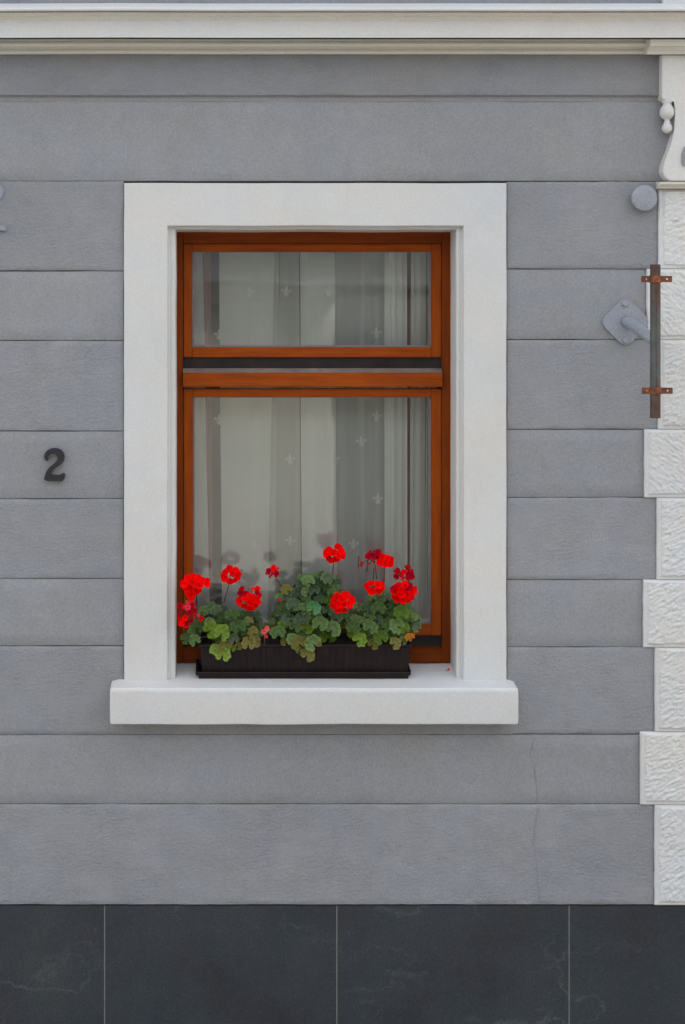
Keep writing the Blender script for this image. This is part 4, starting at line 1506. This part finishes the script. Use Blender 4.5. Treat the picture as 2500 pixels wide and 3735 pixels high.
flower(gl, 500, 385, 36, 26, 1, ['r'], -0.012, None, 37, size=.012, spent=.6)
flower(gl, 576, 618, 44, 44, 2, ['s'], -0.06, None, 38, size=.0125, spent=.2, name="fading_bloom")
flower(gl, 574, 655, 42, 46, 2, ['p', 'd'], -0.06, None, 39, size=.0125, spent=.3, name="fading_bloom")
flower(gm, 620, 292, 100, 72, 7, ['d', 'd', 'r'], 0.02, (678, 392), 5, size=.0135, spent=.6, gap=.5)
flower(gm, 970, 185, 124, 108, 9, ['r'], 0.02, (962, 300), 6)
flower(gm, 1022, 462, 138, 118, 12, ['r'], -0.045, (985, 420), 7, spent=.15)
flower(gr, 1195, 195, 96, 90, 7, ['d'], 0.03, (1216, 335), 8, size=.0155, spent=.3)
flower(gr, 1262, 232, 96, 86, 6, ['r'], 0.015, (1255, 380), 9, size=.018)
flower(gr, 1165, 222, 34, 66, 2, ['d'], 0.03, None, 40, size=.012, spent=1)
flower(gr, 1126, 240, 34, 44, 2, ['d'], 0.03, (1185, 215), 41, size=.0105, spent=1, name="drooping_bud")
flower(gr, 1115, 206, 14, 22, 1, ['d'], 0.03, None, 42, size=.008, spent=1, name="drooping_bud")
flower(gr, 1203, 272, 22, 22, 1, ['p'], 0.03, None, 43, size=.009, spent=1, name="drooping_bud")
flower(gr, 1202, 374, 114, 88, 6, ['r'], -0.02, (1215, 440), 10, size=.019)
flower(gr, 1370, 298, 130, 88, 11, ['d', 'd', 'r'], 0.0, (1365, 400), 11, size=.0150, spent=.35)
flower(gr, 1366, 402, 156, 128, 15, ['r'], -0.03, (1370, 500), 12, size=.0185, pal2=('d', .1))
flower(gr, 1376, 455, 56, 44, 2, ['r'], -0.035, None, 44, size=.015)
flower(gm, 659, 447, 20, 22, 1, ['r'], -0.01, None, 45, size=.009, spent=1, name="drooping_bud")
flower(gr, 1116, 461, 18, 14, 1, ['d'], 0.0, None, 46, size=.007, spent=1, name="drooping_bud")

# a fallen petal on the sill
pp = P(1634, 2446, 0.09); pp.z = sill_z(0.09) + 0.002
o = inst("fallen_petal", BUD, pp, (0.1, -.2, 1), 0.4, 0.011, F_red, None, 0.8)
tag(o, "single red petal fallen on the white sill at its right end", "petal")

# ------------------------------------------------------------------ across the street (seen only mirrored in the glass)
M_opp = paint_mat("opposite_limewash", (0.50, 0.48, 0.41), 0.8)
M_opd = paint_mat("opposite_dark_render", (0.12, 0.115, 0.10), 0.8)
M_eave = simple("dark_eaves_boards", (0.07, 0.062, 0.045), 0.7)
h1 = empty("house", (-4.5, -14, 0), "low pale limewashed house with dark eaves on the far side of the street", "house")
YO = -10.5
ztop = CZ + 70 / 5400 * (-(YO) + 6.4)


def opx(px): return CX + (px - 830) / 5400 * (-YO + 6.4)


xe = opx(1215)
zr = CZ + 165 / 5400 * (-YO + 6.4)
box("front_wall", -14, xe, YO - 0.3, YO, -0.16, ztop + 0.1, M_opp, h1)
box("rear_wall", -14, xe, YO - 7, YO - 6.7, -0.16, ztop + 0.1, M_opp, h1)
box("side_wall", -14, -13.7, YO - 6.7, YO - 0.3, -0.16, ztop + 0.1, M_opp, h1)
box("eaves", -14.2, xe, YO - 7.2, YO + 0.32, ztop + 0.101, zr, M_eave, h1)
for i in range(6):
    fx = -12.5 + i * 2.1
    f = box("window", fx, fx + 0.9, YO - 0.01, YO + 0.02, 1.0, 2.3, M_dark, h1)
    box("pane", fx + 0.06, fx + 0.84, YO + 0.021, YO + 0.025, 1.06, 2.24, M_slate, f)
h2 = empty("house", (8, -14, 0), "dark rendered flat-roofed house across the street beside the pale one", "house")
box("front_wall", xe + 0.01, 16, YO - 7, YO - 0.02, -0.16, zr - 0.05, M_opd, h2)
box("parapet", xe + 0.01, 16.1, YO - 7.1, YO + 0.06, zr - 0.049, zr + 0.0, M_eave, h2)

sky_screen = empty("house", (0, -34, 0), "added tall slate-blue block behind the low houses, darkening the sky mirrored in the glass", "house")  # added, unseen: keeps bright sky out of the pane reflections
M_sky_screen = paint_mat("sky_screen_blue", (0.17, 0.19, 0.21), 0.85)
box("front_wall", -40, 45, -44, -34, -0.16, 17, M_sky_screen, sky_screen)
for i in range(18):
    for k in range(4):
        box("window", -30 + i * 3.6, -28.8 + i * 3.6, -34.05, -33.96, 2 + k * 3.6, 4 + k * 3.6, M_slate, sky_screen)
